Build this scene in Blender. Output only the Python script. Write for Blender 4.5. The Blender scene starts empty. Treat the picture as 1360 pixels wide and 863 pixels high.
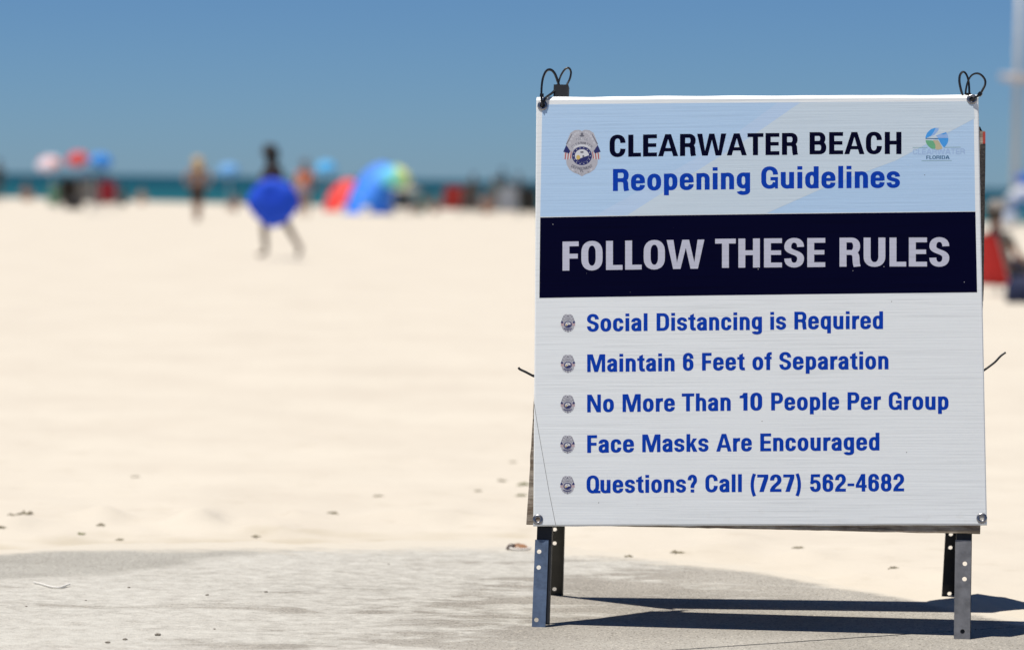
import bpy, bmesh, math, random
from mathutils import Vector, Matrix, noise
random.seed(7)
R = math.radians
SC = bpy.context.scene
COL = SC.collection

# ---------------------------------------------------------------- camera
CAM_H = 1.21
FPX = 4670.0                      # focal length in pixels of the 1360 px wide photograph
PITCH = math.atan((431.5 - 240.5) / FPX)
ROLL = 0.0157
cam_d = bpy.data.cameras.new('camera')
cam_d.sensor_width = 36.0
cam_d.lens = FPX / 1360 * 36.0
cam_d.clip_start = 0.1
cam_d.clip_end = 60000
cam = bpy.data.objects.new('camera', cam_d)
COL.objects.link(cam)
fwd = Vector((0, math.cos(PITCH), -math.sin(PITCH)))
rt0 = Vector((1, 0, 0))
up0 = rt0.cross(fwd)
# the horizon falls to the right in the photograph
rt = rt0 * math.cos(ROLL) + up0 * math.sin(ROLL)
up = up0 * math.cos(ROLL) - rt0 * math.sin(ROLL)
M = Matrix((rt, up, -fwd)).transposed().to_4x4()
M.translation = Vector((0, 0, CAM_H))
cam.matrix_world = M
SC.camera = cam
cam_d.dof.use_dof = True
cam_d.dof.focus_distance = 9.62
cam_d.dof.aperture_fstop = 2.6
CAMP = Vector((0, 0, CAM_H))

def ray(px, py):
    return (rt * ((px - 680) / FPX) - up * ((py - 431.5) / FPX) + fwd)
def G(px, py, z=0.0):
    """point of the ground seen at a photograph pixel"""
    d = ray(px, py)
    t = (z - CAM_H) / d.z
    return CAMP + d * t
def AT(px, py, Y):
    d = ray(px, py)
    return CAMP + d * (Y / d.y)
def on_plane(px, py, p0, n):
    d = ray(px, py)
    t = (p0 - CAMP).dot(n) / d.dot(n)
    return CAMP + d * t

# ---------------------------------------------------------------- sky, sun, exposure
SUN_EL = 76.5
w = bpy.data.worlds.new('World'); SC.world = w; w.use_nodes = True
nt = w.node_tree; nt.nodes.clear()
out = nt.nodes.new('ShaderNodeOutputWorld')
bg = nt.nodes.new('ShaderNodeBackground'); bg.inputs['Strength'].default_value = 0.10
sky = nt.nodes.new('ShaderNodeTexSky'); sky.sky_type = 'NISHITA'; sky.sun_disc = False
sky.sun_elevation = R(SUN_EL); sky.sun_rotation = R(262)
sky.altitude = 0; sky.air_density = 0.6; sky.dust_density = 0.15; sky.ozone_density = 10.0
tint = nt.nodes.new('ShaderNodeMix'); tint.data_type = 'RGBA'; tint.blend_type = 'MULTIPLY'
tint.inputs['Factor'].default_value = 1.0
tint.inputs['B'].default_value = (0.405, 0.505, 0.58, 1)
nt.links.new(sky.outputs[0], tint.inputs['A'])
nt.links.new(tint.outputs['Result'], bg.inputs['Color'])
nt.links.new(bg.outputs[0], out.inputs['Surface'])

sd = bpy.data.lights.new('sun', 'SUN'); sd.energy = 4.2; sd.angle = R(0.53); sd.color = (1.0, 0.955, 0.89)
so = bpy.data.objects.new('sun', sd); COL.objects.link(so)
so.rotation_euler = (0, -R(90 - SUN_EL), R(8))
so.location = (-3, 5, 12)

SC.view_settings.view_transform = 'Standard'
SC.view_settings.look = 'None'
SC.view_settings.exposure = 0.33
SC.view_settings.gamma = 1.0
SC.view_settings.use_curve_mapping = False

# ---------------------------------------------------------------- helpers
def tag(o, label=None, cat=None, group=None, kind=None):
    if label: o['label'] = label
    if cat: o['category'] = cat
    if group: o['group'] = group
    if kind: o['kind'] = kind
    return o

def empty(name, loc, label=None, cat=None, group=None, rz=0.0):
    o = bpy.data.objects.new(name, None); COL.objects.link(o)
    o.location = loc; o.rotation_euler = (0, 0, rz); o.empty_display_size = 0.1
    return tag(o, label, cat, group)

class MB:
    def __init__(s): s.v = []; s.f = []; s.m = []
    def add(s, vs, fs, mi=0):
        b = len(s.v); s.v += [Vector(p) for p in vs]
        for f in fs: s.f.append([i + b for i in f]); s.m.append(mi)
        return s
    def box(s, c, size, rot=None, mi=0):
        c = Vector(c); hx, hy, hz = [q / 2 for q in size]
        vs = [Vector((x, y, z)) for x in (-hx, hx) for y in (-hy, hy) for z in (-hz, hz)]
        if rot is not None: vs = [rot @ p for p in vs]
        return s.add([p + c for p in vs], [(0, 1, 3, 2), (4, 6, 7, 5), (0, 4, 5, 1), (2, 3, 7, 6), (0, 2, 6, 4), (1, 5, 7, 3)], mi)
    def tube(s, pts, rad, n=8, mi=0, flat=1.0, cap=True):
        pts = [Vector(p) for p in pts]
        if not hasattr(rad, '__len__'): rad = [rad] * len(pts)
        b = len(s.v); prev = None
        for i, p in enumerate(pts):
            t = (pts[min(i + 1, len(pts) - 1)] - pts[max(i - 1, 0)]).normalized()
            if prev is None:
                a = Vector((0, 0, 1)) if abs(t.z) < .9 else Vector((0, 1, 0))
                u = (a - t * a.dot(t)).normalized()
            else:
                u = (prev - t * prev.dot(t)).normalized()
            prev = u; v = t.cross(u)
            for k in range(n):
                a = 2 * math.pi * k / n
                s.v.append(p + (u * math.cos(a) + v * math.sin(a) * flat) * rad[i])
        for i in range(len(pts) - 1):
            for k in range(n):
                k2 = (k + 1) % n
                s.f.append([b + i * n + k, b + i * n + k2, b + (i + 1) * n + k2, b + (i + 1) * n + k]); s.m.append(mi)
        if cap:
            s.f.append([b + k for k in range(n)][::-1]); s.m.append(mi)
            e = b + (len(pts) - 1) * n
            s.f.append([e + k for k in range(n)]); s.m.append(mi)
        return s
    def lathe(s, prof, n=16, c=(0, 0, 0), rot=None, mi=0):
        b = len(s.v); c = Vector(c)
        for r, z in prof:
            for k in range(n):
                a = 2 * math.pi * k / n
                p = Vector((r * math.cos(a), r * math.sin(a), z))
                if rot is not None: p = rot @ p
                s.v.append(p + c)
        for i in range(len(prof) - 1):
            for k in range(n):
                k2 = (k + 1) % n
                s.f.append([b + i * n + k, b + i * n + k2, b + (i + 1) * n + k2, b + (i + 1) * n + k]); s.m.append(mi)
        return s
    def build(s, name, mats, parent=None, smooth=False, origin=None):
        me = bpy.data.meshes.new(name)
        o0 = Vector(origin) if origin is not None else Vector((0, 0, 0))
        me.from_pydata([tuple(p - o0) for p in s.v], [], s.f)
        if not isinstance(mats, (list, tuple)): mats = [mats]
        for m in mats: me.materials.append(m)
        for p, mi in zip(me.polygons, s.m):
            p.material_index = mi; p.use_smooth = smooth
        me.validate(); me.update()
        o = bpy.data.objects.new(name, me); COL.objects.link(o)
        if parent: o.parent = parent
        elif origin is not None: o.location = o0
        return o

def arcpts(pts, n=8):
    """Catmull-Rom through points"""
    P = [Vector(p) for p in pts]; P = [2 * P[0] - P[1]] + P + [2 * P[-1] - P[-2]]
    o = []
    for i in range(1, len(P) - 2):
        for k in range(n):
            t = k / n
            a, b, c, d = P[i - 1], P[i], P[i + 1], P[i + 2]
            o.append(0.5 * ((2 * b) + (c - a) * t + (2 * a - 5 * b + 4 * c - d) * t * t + (3 * b - a - 3 * c + d) * t ** 3))
    o.append(P[-2]); return o

# ---------------------------------------------------------------- materials
def new_mat(name):
    m = bpy.data.materials.new(name); m.use_nodes = True
    return m, m.node_tree, m.node_tree.nodes['Principled BSDF']
def N(nt, t, **kw):
    n = nt.nodes.new(t)
    for k, v in kw.items():
        if hasattr(n, k): setattr(n, k, v)
        else: n.inputs[k.replace('_', ' ')].default_value = v
    return n
def mapped(nt, scale, coord='Object'):
    tc = nt.nodes.new('ShaderNodeTexCoord'); mp = nt.nodes.new('ShaderNodeMapping')
    mp.inputs['Scale'].default_value = scale
    nt.links.new(tc.outputs[coord], mp.inputs['Vector']); return mp.outputs[0]
def ramp(nt, src, stops):
    r = nt.nodes.new('ShaderNodeValToRGB'); e = r.color_ramp.elements
    while len(e) < len(stops): e.new(0.5)
    for el, (p, c) in zip(e, stops):
        el.position = p; el.color = tuple(c) + (1,) if len(c) == 3 else c
    nt.links.new(src, r.inputs[0]); return r.outputs[0]
def mixc(nt, fac, a, b, mode='MIX'):
    m = nt.nodes.new('ShaderNodeMix'); m.data_type = 'RGBA'; m.blend_type = mode
    for sock, v in ((m.inputs['Factor'], fac), (m.inputs['A'], a), (m.inputs['B'], b)):
        if hasattr(v, 'is_output'): nt.links.new(v, sock)
        elif isinstance(v, (int, float)): sock.default_value = v
        else: sock.default_value = tuple(v) + (1,)
    return m.outputs['Result']
def bump(nt, b, h, strength, dist=0.01, prev=None):
    n = nt.nodes.new('ShaderNodeBump'); n.inputs['Strength'].default_value = strength; n.inputs['Distance'].default_value = dist
    nt.links.new(h, n.inputs['Height'])
    if prev is not None: nt.links.new(prev, n.inputs['Normal'])
    nt.links.new(n.outputs[0], b.inputs['Normal']); return n.outputs[0]
_mats = {}
def M_(name, col, rough=0.6, metal=0.0, var=0.12, scale=8.0, bmp=0.0, spec=0.5):
    if name in _mats: return _mats[name]
    m, nt, b = new_mat(name)
    v = mapped(nt, (scale, scale, scale))
    ns = N(nt, 'ShaderNodeTexNoise', Scale=1.0, Detail=5.0, Roughness=0.6); nt.links.new(v, ns.inputs['Vector'])
    lo = [c * (1 - var) for c in col]; hi = [min(1, c * (1 + var)) for c in col]
    nt.links.new(ramp(nt, ns.outputs['Fac'], [(0.3, lo), (0.7, hi)]), b.inputs['Base Color'])
    b.inputs['Roughness'].default_value = rough; b.inputs['Metallic'].default_value = metal
    b.inputs['Specular IOR Level'].default_value = spec
    if bmp: bump(nt, b, ns.outputs['Fac'], bmp, 0.005)
    _mats[name] = m; return m

# dry quartz beach sand
def sand_material():
    m, nt, b = new_mat('beach_sand')
    v = mapped(nt, (1, 1, 1))
    big = N(nt, 'ShaderNodeTexNoise', Scale=0.9, Detail=6.0, Roughness=0.62); nt.links.new(v, big.inputs['Vector'])
    mid = N(nt, 'ShaderNodeTexNoise', Scale=6.0, Detail=6.0, Roughness=0.65); nt.links.new(v, mid.inputs['Vector'])
    grain = N(nt, 'ShaderNodeTexNoise', Scale=700.0, Detail=2.0); nt.links.new(v, grain.inputs['Vector'])
    c1 = ramp(nt, big.outputs['Fac'], [(0.33, (0.595, 0.534, 0.44)), (0.62, (0.645, 0.585, 0.485))])
    c2 = ramp(nt, mid.outputs['Fac'], [(0.26, (0.90, 0.89, 0.87)), (0.44, (1, 1, 1)), (0.7, (1.0, 1.0, 1.0))])
    c3 = ramp(nt, grain.outputs['Fac'], [(0.3, (0.9, 0.9, 0.9)), (0.7, (1, 1, 1))])
    c = mixc(nt, 1.0, mixc(nt, 1.0, c1, c2, 'MULTIPLY'), c3, 'MULTIPLY')
    at = nt.nodes.new('ShaderNodeAttribute'); at.attribute_name = 'rim'
    c = mixc(nt, at.outputs['Fac'], c, (0.46, 0.40, 0.295))
    nt.links.new(c, b.inputs['Base Color'])
    b.inputs['Roughness'].default_value = 0.95; b.inputs['Specular IOR Level'].default_value = 0.15
    p = bump(nt, b, mid.outputs['Fac'], 0.22, 0.03)
    bump(nt, b, grain.outputs['Fac'], 0.3, 0.0015, p)
    return m
# sandblasted concrete with dry sand blown over it
def concrete_material():
    m, nt, b = new_mat('worn_concrete')
    v = mapped(nt, (1, 1, 1))
    def no(s, d=6.0, r=0.6, dist=0.0, vec=v):
        n = N(nt, 'ShaderNodeTexNoise', Scale=s, Detail=d, Roughness=r, Distortion=dist); nt.links.new(vec, n.inputs['Vector']); return n.outputs['Fac']
    base = ramp(nt, no(1.7, 5), [(0.3, (0.325, 0.302, 0.258)), (0.52, (0.375, 0.35, 0.303)), (0.75, (0.42, 0.395, 0.343))])
    damp = ramp(nt, no(0.55, 4, 0.55, 0.6), [(0.36, (0.80, 0.79, 0.78)), (0.56, (1, 1, 1))])
    base = mixc(nt, 1.0, base, damp, 'MULTIPLY')
    agg = N(nt, 'ShaderNodeTexVoronoi', Scale=230.0); nt.links.new(v, agg.inputs['Vector'])
    sp = ramp(nt, agg.outputs['Color'], [(0.10, (0.38, 0.36, 0.34)), (0.26, (0.90, 0.90, 0.90)), (0.8, (1.07, 1.07, 1.07)), (0.93, (1.65, 1.62, 1.55))])
    base = mixc(nt, 1.0, base, sp, 'MULTIPLY')
    # blown sand: patches broken up by finer noise; thins out towards the sign's right (world x)
    tc = nt.nodes.new('ShaderNodeTexCoord'); sx = nt.nodes.new('ShaderNodeSeparateXYZ'); nt.links.new(tc.outputs['Object'], sx.inputs[0])
    g = nt.nodes.new('ShaderNodeMapRange'); g.inputs['From Min'].default_value = -0.45; g.inputs['From Max'].default_value = 0.35
    g.inputs['To Min'].default_value = 0.11; g.inputs['To Max'].default_value = -0.09
    nt.links.new(sx.outputs['X'], g.inputs['Value'])
    gy = nt.nodes.new('ShaderNodeMapRange'); gy.inputs['From Min'].default_value = 10.1; gy.inputs['From Max'].default_value = 11.2
    gy.inputs['To Min'].default_value = 0.0; gy.inputs['To Max'].default_value = 0.13; nt.links.new(sx.outputs['Y'], gy.inputs['Value'])
    vs = mapped(nt, (0.8, 1.5, 1))
    patch = no(2.6, 8, 0.72, 0.4, vs)
    a = nt.nodes.new('ShaderNodeMath'); a.operation = 'ADD'; nt.links.new(patch, a.inputs[0])
    gg = nt.nodes.new('ShaderNodeMath'); gg.operation = 'ADD'; nt.links.new(g.outputs[0], gg.inputs[0]); nt.links.new(gy.outputs[0], gg.inputs[1]); nt.links.new(gg.outputs[0], a.inputs[1])
    msk = ramp(nt, a.outputs[0], [(0.50, (0, 0, 0)), (0.585, (0.85, 0.85, 0.85))])
    fine = ramp(nt, no(15, 10, 0.78, 0.3), [(0.36, (0.22, 0.22, 0.22)), (0.50, (0.60, 0.60, 0.60)), (0.66, (1, 1, 1))])
    bd = nt.nodes.new('ShaderNodeAttribute'); bd.attribute_name = 'band'
    msk = mixc(nt, bd.outputs['Fac'], msk, (0.03, 0.03, 0.03))
    base = mixc(nt, bd.outputs['Fac'], base, mixc(nt, 1.0, base, (0.97, 0.99, 1.0), 'MULTIPLY'))
    fleck = ramp(nt, no(95, 4, 0.7, 0.0, mapped(nt, (0.45, 1, 1))), [(0.62, (0, 0, 0)), (0.655, (1, 1, 1))])
    msk = mixc(nt, 1.0, msk, mixc(nt, 1.0, fleck, ramp(nt, patch, [(0.42, (0, 0, 0)), (0.6, (.8, .8, .8))]), 'MULTIPLY'), 'ADD')
    mm = nt.nodes.new('ShaderNodeMath'); mm.operation = 'MULTIPLY'; nt.links.new(msk, mm.inputs[0]); nt.links.new(fine, mm.inputs[1])
    c = mixc(nt, mm.outputs[0], base, (0.62, 0.60, 0.535))
    # dark grit scattered over everything
    gr = N(nt, 'ShaderNodeTexVoronoi', Scale=55.0); nt.links.new(v, gr.inputs['Vector'])
    gs = ramp(nt, gr.outputs['Distance'], [(0.035, (0.32, 0.29, 0.26)), (0.07, (1, 1, 1))])
    c = mixc(nt, 0.8, c, gs, 'MULTIPLY')
    at = nt.nodes.new('ShaderNodeAttribute'); at.attribute_name = 'drift'
    dn = nt.nodes.new('ShaderNodeMath'); dn.operation = 'MULTIPLY_ADD'; dn.inputs[1].default_value = 1.1; dn.inputs[2].default_value = -0.55
    nt.links.new(no(9, 9, 0.7, 0.3, mapped(nt, (0.7, 1.6, 1))), dn.inputs[0])
    ad = nt.nodes.new('ShaderNodeMath'); ad.operation = 'ADD'; nt.links.new(at.outputs['Fac'], ad.inputs[0]); nt.links.new(dn.outputs[0], ad.inputs[1])
    dm = ramp(nt, ad.outputs[0], [(0.28, (0, 0, 0)), (0.62, (0.95, 0.95, 0.95))])
    c = mixc(nt, dm, c, (0.60, 0.545, 0.45))
    nt.links.new(c, b.inputs['Base Color'])
    b.inputs['Roughness'].default_value = 0.9; b.inputs['Specular IOR Level'].default_value = 0.25
    p = bump(nt, b, no(30, 5), 0.25, 0.004)
    p = bump(nt, b, agg.outputs['Distance'], 0.5, 0.0025, p)
    bump(nt, b, mm.outputs[0], 0.5, 0.003, p)
    return m
def sea_material():
    m, nt, b = new_mat('sea_water')
    v = mapped(nt, (0.02, 0.10, 1))
    n = N(nt, 'ShaderNodeTexNoise', Scale=1.0, Detail=6.0, Roughness=0.6); nt.links.new(v, n.inputs['Vector'])
    c = ramp(nt, n.outputs['Fac'], [(0.3, (0.002, 0.042, 0.070)), (0.7, (0.006, 0.065, 0.092))])
    # shallower, greener water near the beach
    tc = nt.nodes.new('ShaderNodeTexCoord'); sx = nt.nodes.new('ShaderNodeSeparateXYZ'); nt.links.new(tc.outputs['Object'], sx.inputs[0])
    g = nt.nodes.new('ShaderNodeMapRange'); g.inputs['From Min'].default_value = 120; g.inputs['From Max'].default_value = 420
    nt.links.new(sx.outputs['Y'], g.inputs['Value'])
    c = mixc(nt, g.outputs[0], (0.015, 0.12, 0.14), c)
    nt.links.new(c, b.inputs['Base Color'])
    b.inputs['Roughness'].default_value = 0.6; b.inputs['Specular IOR Level'].default_value = 0.05
    wv = mapped(nt, (0.6, 1.6, 1))
    n2 = N(nt, 'ShaderNodeTexNoise', Scale=1.0, Detail=5.0); nt.links.new(wv, n2.inputs['Vector'])
    bump(nt, b, n2.outputs['Fac'], 1.0, 0.5)
    return m
# printed ribbed plastic: fine horizontal flutes show as short streaks
def print_material(name, col, streak=0.10, rough=0.5, dust=0.0, bmp=0.35, spec=0.2):
    m, nt, b = new_mat(name)
    tc = nt.nodes.new('ShaderNodeTexCoord')
    sx = nt.nodes.new('ShaderNodeSeparateXYZ'); nt.links.new(tc.outputs['Object'], sx.inputs[0])
    # flutes follow the panel, which hangs turned by SKEW: z' = z - x*SKEW
    ml = nt.nodes.new('ShaderNodeMath'); ml.operation = 'MULTIPLY_ADD'; ml.inputs[1].default_value = -SKEW
    nt.links.new(sx.outputs['X'], ml.inputs[0]); nt.links.new(sx.outputs['Z'], ml.inputs[2])
    cb = nt.nodes.new('ShaderNodeCombineXYZ')
    mx = nt.nodes.new('ShaderNodeMath'); mx.operation = 'MULTIPLY'; mx.inputs[1].default_value = 3.2; nt.links.new(sx.outputs['X'], mx.inputs[0])
    mz = nt.nodes.new('ShaderNodeMath'); mz.operation = 'MULTIPLY'; mz.inputs[1].default_value = 190.0; nt.links.new(ml.outputs[0], mz.inputs[0])
    nt.links.new(mx.outputs[0], cb.inputs[0]); nt.links.new(mz.outputs[0], cb.inputs[2])
    n = N(nt, 'ShaderNodeTexNoise', Scale=1.0, Detail=3.0, Roughness=0.55); nt.links.new(cb.outputs[0], n.inputs['Vector'])
    big = N(nt, 'ShaderNodeTexNoise', Scale=2.4, Detail=3.0); nt.links.new(tc.outputs['Object'], big.inputs['Vector'])
    amt = ramp(nt, big.outputs['Fac'], [(0.35, (0.25, 0.25, 0.25)), (0.6, (1, 1, 1))])
    k = ramp(nt, n.outputs['Fac'], [(0.34, (1 - streak,) * 3), (0.5, (1, 1, 1)), (0.60, (1, 1, 1)), (0.72, (1 + streak * .6,) * 3)])
    kk = mixc(nt, amt, (1, 1, 1), k)
    c = mixc(nt, 1.0, col, kk, 'MULTIPLY')
    if dust:
        vv = N(nt, 'ShaderNodeTexVoronoi', Scale=26.0); nt.links.new(tc.outputs['Object'], vv.inputs['Vector'])
        dm = ramp(nt, vv.outputs['Distance'], [(0.016, (1, 1, 1)), (0.035, (0, 0, 0))])
        c = mixc(nt, dm, c, (0.55, 0.55, 0.55))
    # splashed sand and handling dirt, mostly low on the panel
    dz = nt.nodes.new('ShaderNodeMapRange'); dz.inputs['From Min'].default_value = 0.27; dz.inputs['From Max'].default_value = 0.55
    dz.inputs['To Min'].default_value = 0.17; dz.inputs['To Max'].default_value = 0.0; nt.links.new(ml.outputs[0], dz.inputs['Value'])
    dn = N(nt, 'ShaderNodeTexNoise', Scale=26.0, Detail=8.0, Roughness=0.75); nt.links.new(tc.outputs['Object'], dn.inputs['Vector'])
    da = nt.nodes.new('ShaderNodeMath'); da.operation = 'ADD'; nt.links.new(dn.outputs['Fac'], da.inputs[0]); nt.links.new(dz.outputs[0], da.inputs[1])
    df = ramp(nt, da.outputs[0], [(0.70, (0, 0, 0)), (0.90, (0.16, 0.16, 0.16))])
    c = mixc(nt, df, c, (0.42, 0.37, 0.29))
    nt.links.new(c, b.inputs['Base Color'])
    b.inputs['Roughness'].default_value = rough; b.inputs['Specular IOR Level'].default_value = spec
    bump(nt, b, n.outputs['Fac'], bmp, 0.0012)
    return m
SKEW = 0.0
SAND = sand_material(); CONC = concrete_material(); SEA = sea_material()

# ---------------------------------------------------------------- ground
EDGE = [(-500, 745), (-200, 733), (0, 728), (130, 722), (250, 721), (360, 718), (480, 716), (600, 714), (690, 716), (740, 722), (877, 739),
        (964, 749), (1014, 755), (1105, 771), (1169, 783), (1233, 796), (1290, 806), (1360, 822), (1500, 850), (1900, 960)]
EW = [G(*p) for p in EDGE]
def edge_y(x):
    if x <= EW[0].x: return EW[0].y
    if x >= EW[-1].x: return EW[-1].y
    for a, b in zip(EW, EW[1:]):
        if a.x <= x <= b.x:
            t = (x - a.x) / (b.x - a.x); return a.y + (b.y - a.y) * t
def sand_h(x, y):
    nz = noise.noise(Vector((x * 1.7, y * 1.0, 3.1))) * 0.16 + noise.noise(Vector((x * 6, y * 4, 8.1))) * 0.09 + noise.noise(Vector((x * 15, y * 9, 2.1))) * 0.05
    s = y - edge_y(x) + nz
    und = (noise.noise(Vector((x * 0.9, y * 0.55, 0.3))) * 0.014 + noise.noise(Vector((x * 3.1, y * 2.2, 5.3))) * 0.010
           + noise.noise(Vector((x * 9, y * 7, 1.3))) * 0.004)
    und += max(0, 0.5 - abs(s - 0.45)) * 0.10 * max(0, noise.noise(Vector((x * 4.2, y * 2.8, 6.6)))) * (4.0 if x < -0.75 else 1.6)
    if s < 0: return max(-0.06, 0.10 * s) + 0.004 - 0.004 * min(1, -s * 8)
    k = 1 - math.exp(-s / 0.45)
    far = max(0.0, min(1.0, (y - 60) / 40))
    h = 0.001 + 0.030 * k + und * k
    return h * (1 - far) - 0.01 * far
def axis(fine0, fine1, step, lo, hi, g=1.09):
    a = []; x = fine0
    while x <= fine1: a.append(x); x += step
    s = step; x = a[-1]
    while x < hi: s *= g; x = min(hi, x + s); a.append(x)
    s = step; x = a[0]; b = []
    while x > lo: s *= g; x = max(lo, x - s); b.append(x)
    return b[::-1] + a
xs = axis(-2.3, 2.3, 0.035, -900, 900, 1.07); ys = axis(9.0, 15.0, 0.035, -200, 1200, 1.05)
mb = MB()
mb.v = [Vector((x, y, sand_h(x, y))) for y in ys for x in xs]
nx = len(xs)
mb.f = [[j * nx + i, j * nx + i + 1, (j + 1) * nx + i + 1, (j + 1) * nx + i] for j in range(len(ys) - 1) for i in range(nx - 1)]
mb.m = [0] * len(mb.f)
beach = mb.build('beach_sand', SAND, smooth=True); att = beach.data.attributes.new('rim', 'FLOAT', 'POINT')
for i, v in enumerate(beach.data.vertices):
    if 9 < v.co.y < 14 and abs(v.co.x) < 3:
        q = v.co.y - edge_y(v.co.x); n_ = noise.noise(Vector((v.co.x * 1.9, 3, 3))) + .4 * noise.noise(Vector((v.co.x * 8, v.co.y * 5, 3)))
        wdt = 0.16 + 0.42 * max(0, n_ + .05)
        att.data[i].value = .6 * max(0, min(1, (wdt - q) / .18)) * max(.2, min(1, .6 + 1.3 * noise.noise(Vector((v.co.x * 5, v.co.y * 9, 1))))) * (1 if v.co.x < 0.1 else .25)
tag(beach, kind='structure', label='pale dry beach sand')

# concrete walkway: two slabs with an open joint between them
path = bpy.data.objects.new('concrete_path', None); COL.objects.link(path); tag(path, kind='structure')
J0 = G(890, 863); J1 = G(1230, 840); jd = (J1 - J0); jd.z = 0; jd.normalize(); jn = Vector((-jd.y, jd.x, 0))
def slab(side, gap, far_fn):
    m = MB(); pts = []
    t = -14.0
    top = []
    while t < 14.0:
        j = noise.noise(Vector((t * 22, side * 5.0, 0))) * 0.0035 + noise.noise(Vector((t * 90, side * 3.0, 4))) * 0.0018
        top.append(J0 + jd * t + jn * side * (gap / 2 + abs(j))); t += 0.02 if -1.5 < t < 3 else 0.5
    out_ = [far_fn(p) for p in top]
    n = len(top)
    vs = [Vector((p.x, p.y, 0.0)) for p in top] + [Vector((p.x, p.y, 0.0)) for p in out_] + [Vector((p.x, p.y, -0.09)) for p in top] + [Vector((p.x, p.y, -0.09)) for p in out_]
    fs = []
    for i in range(n - 1):
        fs += [[i, i + 1, n + i + 1, n + i], [i, 2 * n + i, 2 * n + i + 1, i + 1]]
    if side < 0: fs = [f[::-1] for f in fs]
    return m.add(vs, fs)
fs_ = slab(1, 0.010, lambda p: p + jn * 0.02).build('paving_slab', CONC, path)
m = MB(); nt_, nd_ = 260, 150
ts = [-4.5 + 9.5 * i / nt_ for i in range(nt_ + 1)]; dd_ = [0.02 + 5.5 * (j / nd_) ** 1.1 for j in range(nd_ + 1)]
def top_edge(t):
    j = noise.noise(Vector((t * 22, 5.0, 0))) * 0.0035 + noise.noise(Vector((t * 90, 3.0, 4))) * 0.0018
    return 0.005 + abs(j)
m.v = [J0 + jd * t + jn * (d if k else top_edge(t)) for t in ts for k, d in enumerate(dd_)]
w1 = nd_ + 1
m.f = [[i * w1 + j, (i + 1) * w1 + j, (i + 1) * w1 + j + 1, i * w1 + j + 1] for i in range(nt_) for j in range(nd_)]; m.m = [0] * len(m.f)
b0 = len(m.v); m.v += [m.v[i * w1] + Vector((0, 0, -0.09)) for i in range(nt_ + 1)]
for i in range(nt_): m.f.append([i * w1, b0 + i, b0 + i + 1, (i + 1) * w1]); m.m.append(0)
bpy.data.objects.remove(fs_)
fs_ = m.build('paving_slab', CONC, path)
bnd = fs_.data.attributes.new('band', 'FLOAT', 'POINT')
att = fs_.data.attributes.new('drift', 'FLOAT', 'POINT')
for i, v in enumerate(fs_.data.vertices):
    x, y = v.co.x, v.co.y; q = edge_y(x) - y
    reach = 0.34 + 0.30 * max(0, min(1, (x + 1.3) / 0.8)) * max(0, min(1, (0.45 - x) / 0.35)) + 0.14 * noise.noise(Vector((x * 2.3, y * 1.5, 9)))
    wv = q + 0.22 * noise.noise(Vector((x * 1.1, y * 1.3, 4))) + 0.10 * noise.noise(Vector((x * 4, y * 4, 4)))
    lim = 0.95 - 0.55 * max(0, min(1, (x + 1.25) / 0.7))
    bnd.data[i].value = max(0, min(1, (wv - .1) / .12)) * max(0, min(1, (lim - wv) / .12)) * max(0, min(1, (-0.2 - x) / .3)) * .9
    att.data[i].value = max(0.0, min(1.0, 1 - q / max(.08, reach)))
slab(-1, 0.010, lambda p: p - jn * 10).build('paving_slab', CONC, path)
mb = MB(); mb.add([J0 + jd * a + jn * b + Vector((0, 0, -0.028 if True else 0)) for a, b in ((-14, -0.05), (14, -0.05), (14, 0.05), (-14, 0.05))], [(0, 1, 2, 3)])
mb.build('joint_filler', M_('joint_dirt', (0.09, 0.08, 0.065), 0.95, bmp=0.4, scale=60), path)

# sea
S0 = G(0, 262.5); S1 = G(1340, 297)
sdv = (S1 - S0); sdv.z = 0
A = S0 - sdv * 60; B = S1 + sdv * 60
mb = MB(); shore = []
for i in range(241):
    t = -3 + 7 * i / 240
    p = S0 + sdv * t; shore.append(Vector((p.x, p.y + noise.noise(Vector((t * 9, 0, 0))) * 2.0, 0.02)))
shore = [Vector((-30000, shore[0].y, 0.02))] + shore + [Vector((30000, shore[-1].y, 0.02))]
n = len(shore)
farv = [Vector((p.x if abs(p.x) > 9999 else p.x * 60, 30000, 0.02)) for p in shore]
mb.add(shore + farv, [[i, i + 1, n + i + 1, n + i] for i in range(n - 1)])
sea = mb.build('sea', SEA); tag(sea, kind='structure', label='teal sea beyond the beach')

# ---------------------------------------------------------------- the sign
FL = G(717, 832); FR = G(1278, 848); RL = G(738, 790); RR = G(1259, 797)
ux = (FR - FL); ux.z = 0; ux.normalize()
LEAN = R(13.3)
bk = Vector((-ux.y, ux.x, 0))                        # horizontal, away from the camera
uz = (Vector((0, 0, 1)) * math.cos(LEAN) + bk * math.sin(LEAN)).normalized()
un = ux.cross(uz).normalized()                       # out of the front face, towards the camera
if un.y > 0: un = -un
OFF = 0.020
P0 = FL + un * OFF
def buck(p):
    """slight bowing and buckling of the thin ribbed plastic"""
    x = p.x - FL.x; z = p.z
    return (noise.noise(Vector((x * 1.6, z * 2.1, 7.7))) * 0.0022 + noise.noise(Vector((x * 3.6, z * 4.6, 2.2))) * 0.0006
            + 0.010 * ((x - 0.57) / 0.6) ** 2 * 0.45)
def B_(px, py, d=0.0):
    """point on the printed face seen at a photograph pixel, d metres proud of it"""
    p = on_plane(px, py, P0, un)
    return p + un * (d - buck(p))
SIGN_O = (FL + FR + RL + RR) / 4
SIGN_O.z = 0
c4 = [on_plane(x, y, P0, un) for x, y in ((708, 698), (1311, 696.5), (1299.5, 124.5), (712, 127.5))]
0 and print('banner sides', [(c4[i] - c4[(i + 1) % 4]).length for i in range(4)], 'FL', FL, 'FR', FR, 'RL', RL, 'RR', RR)
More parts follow.
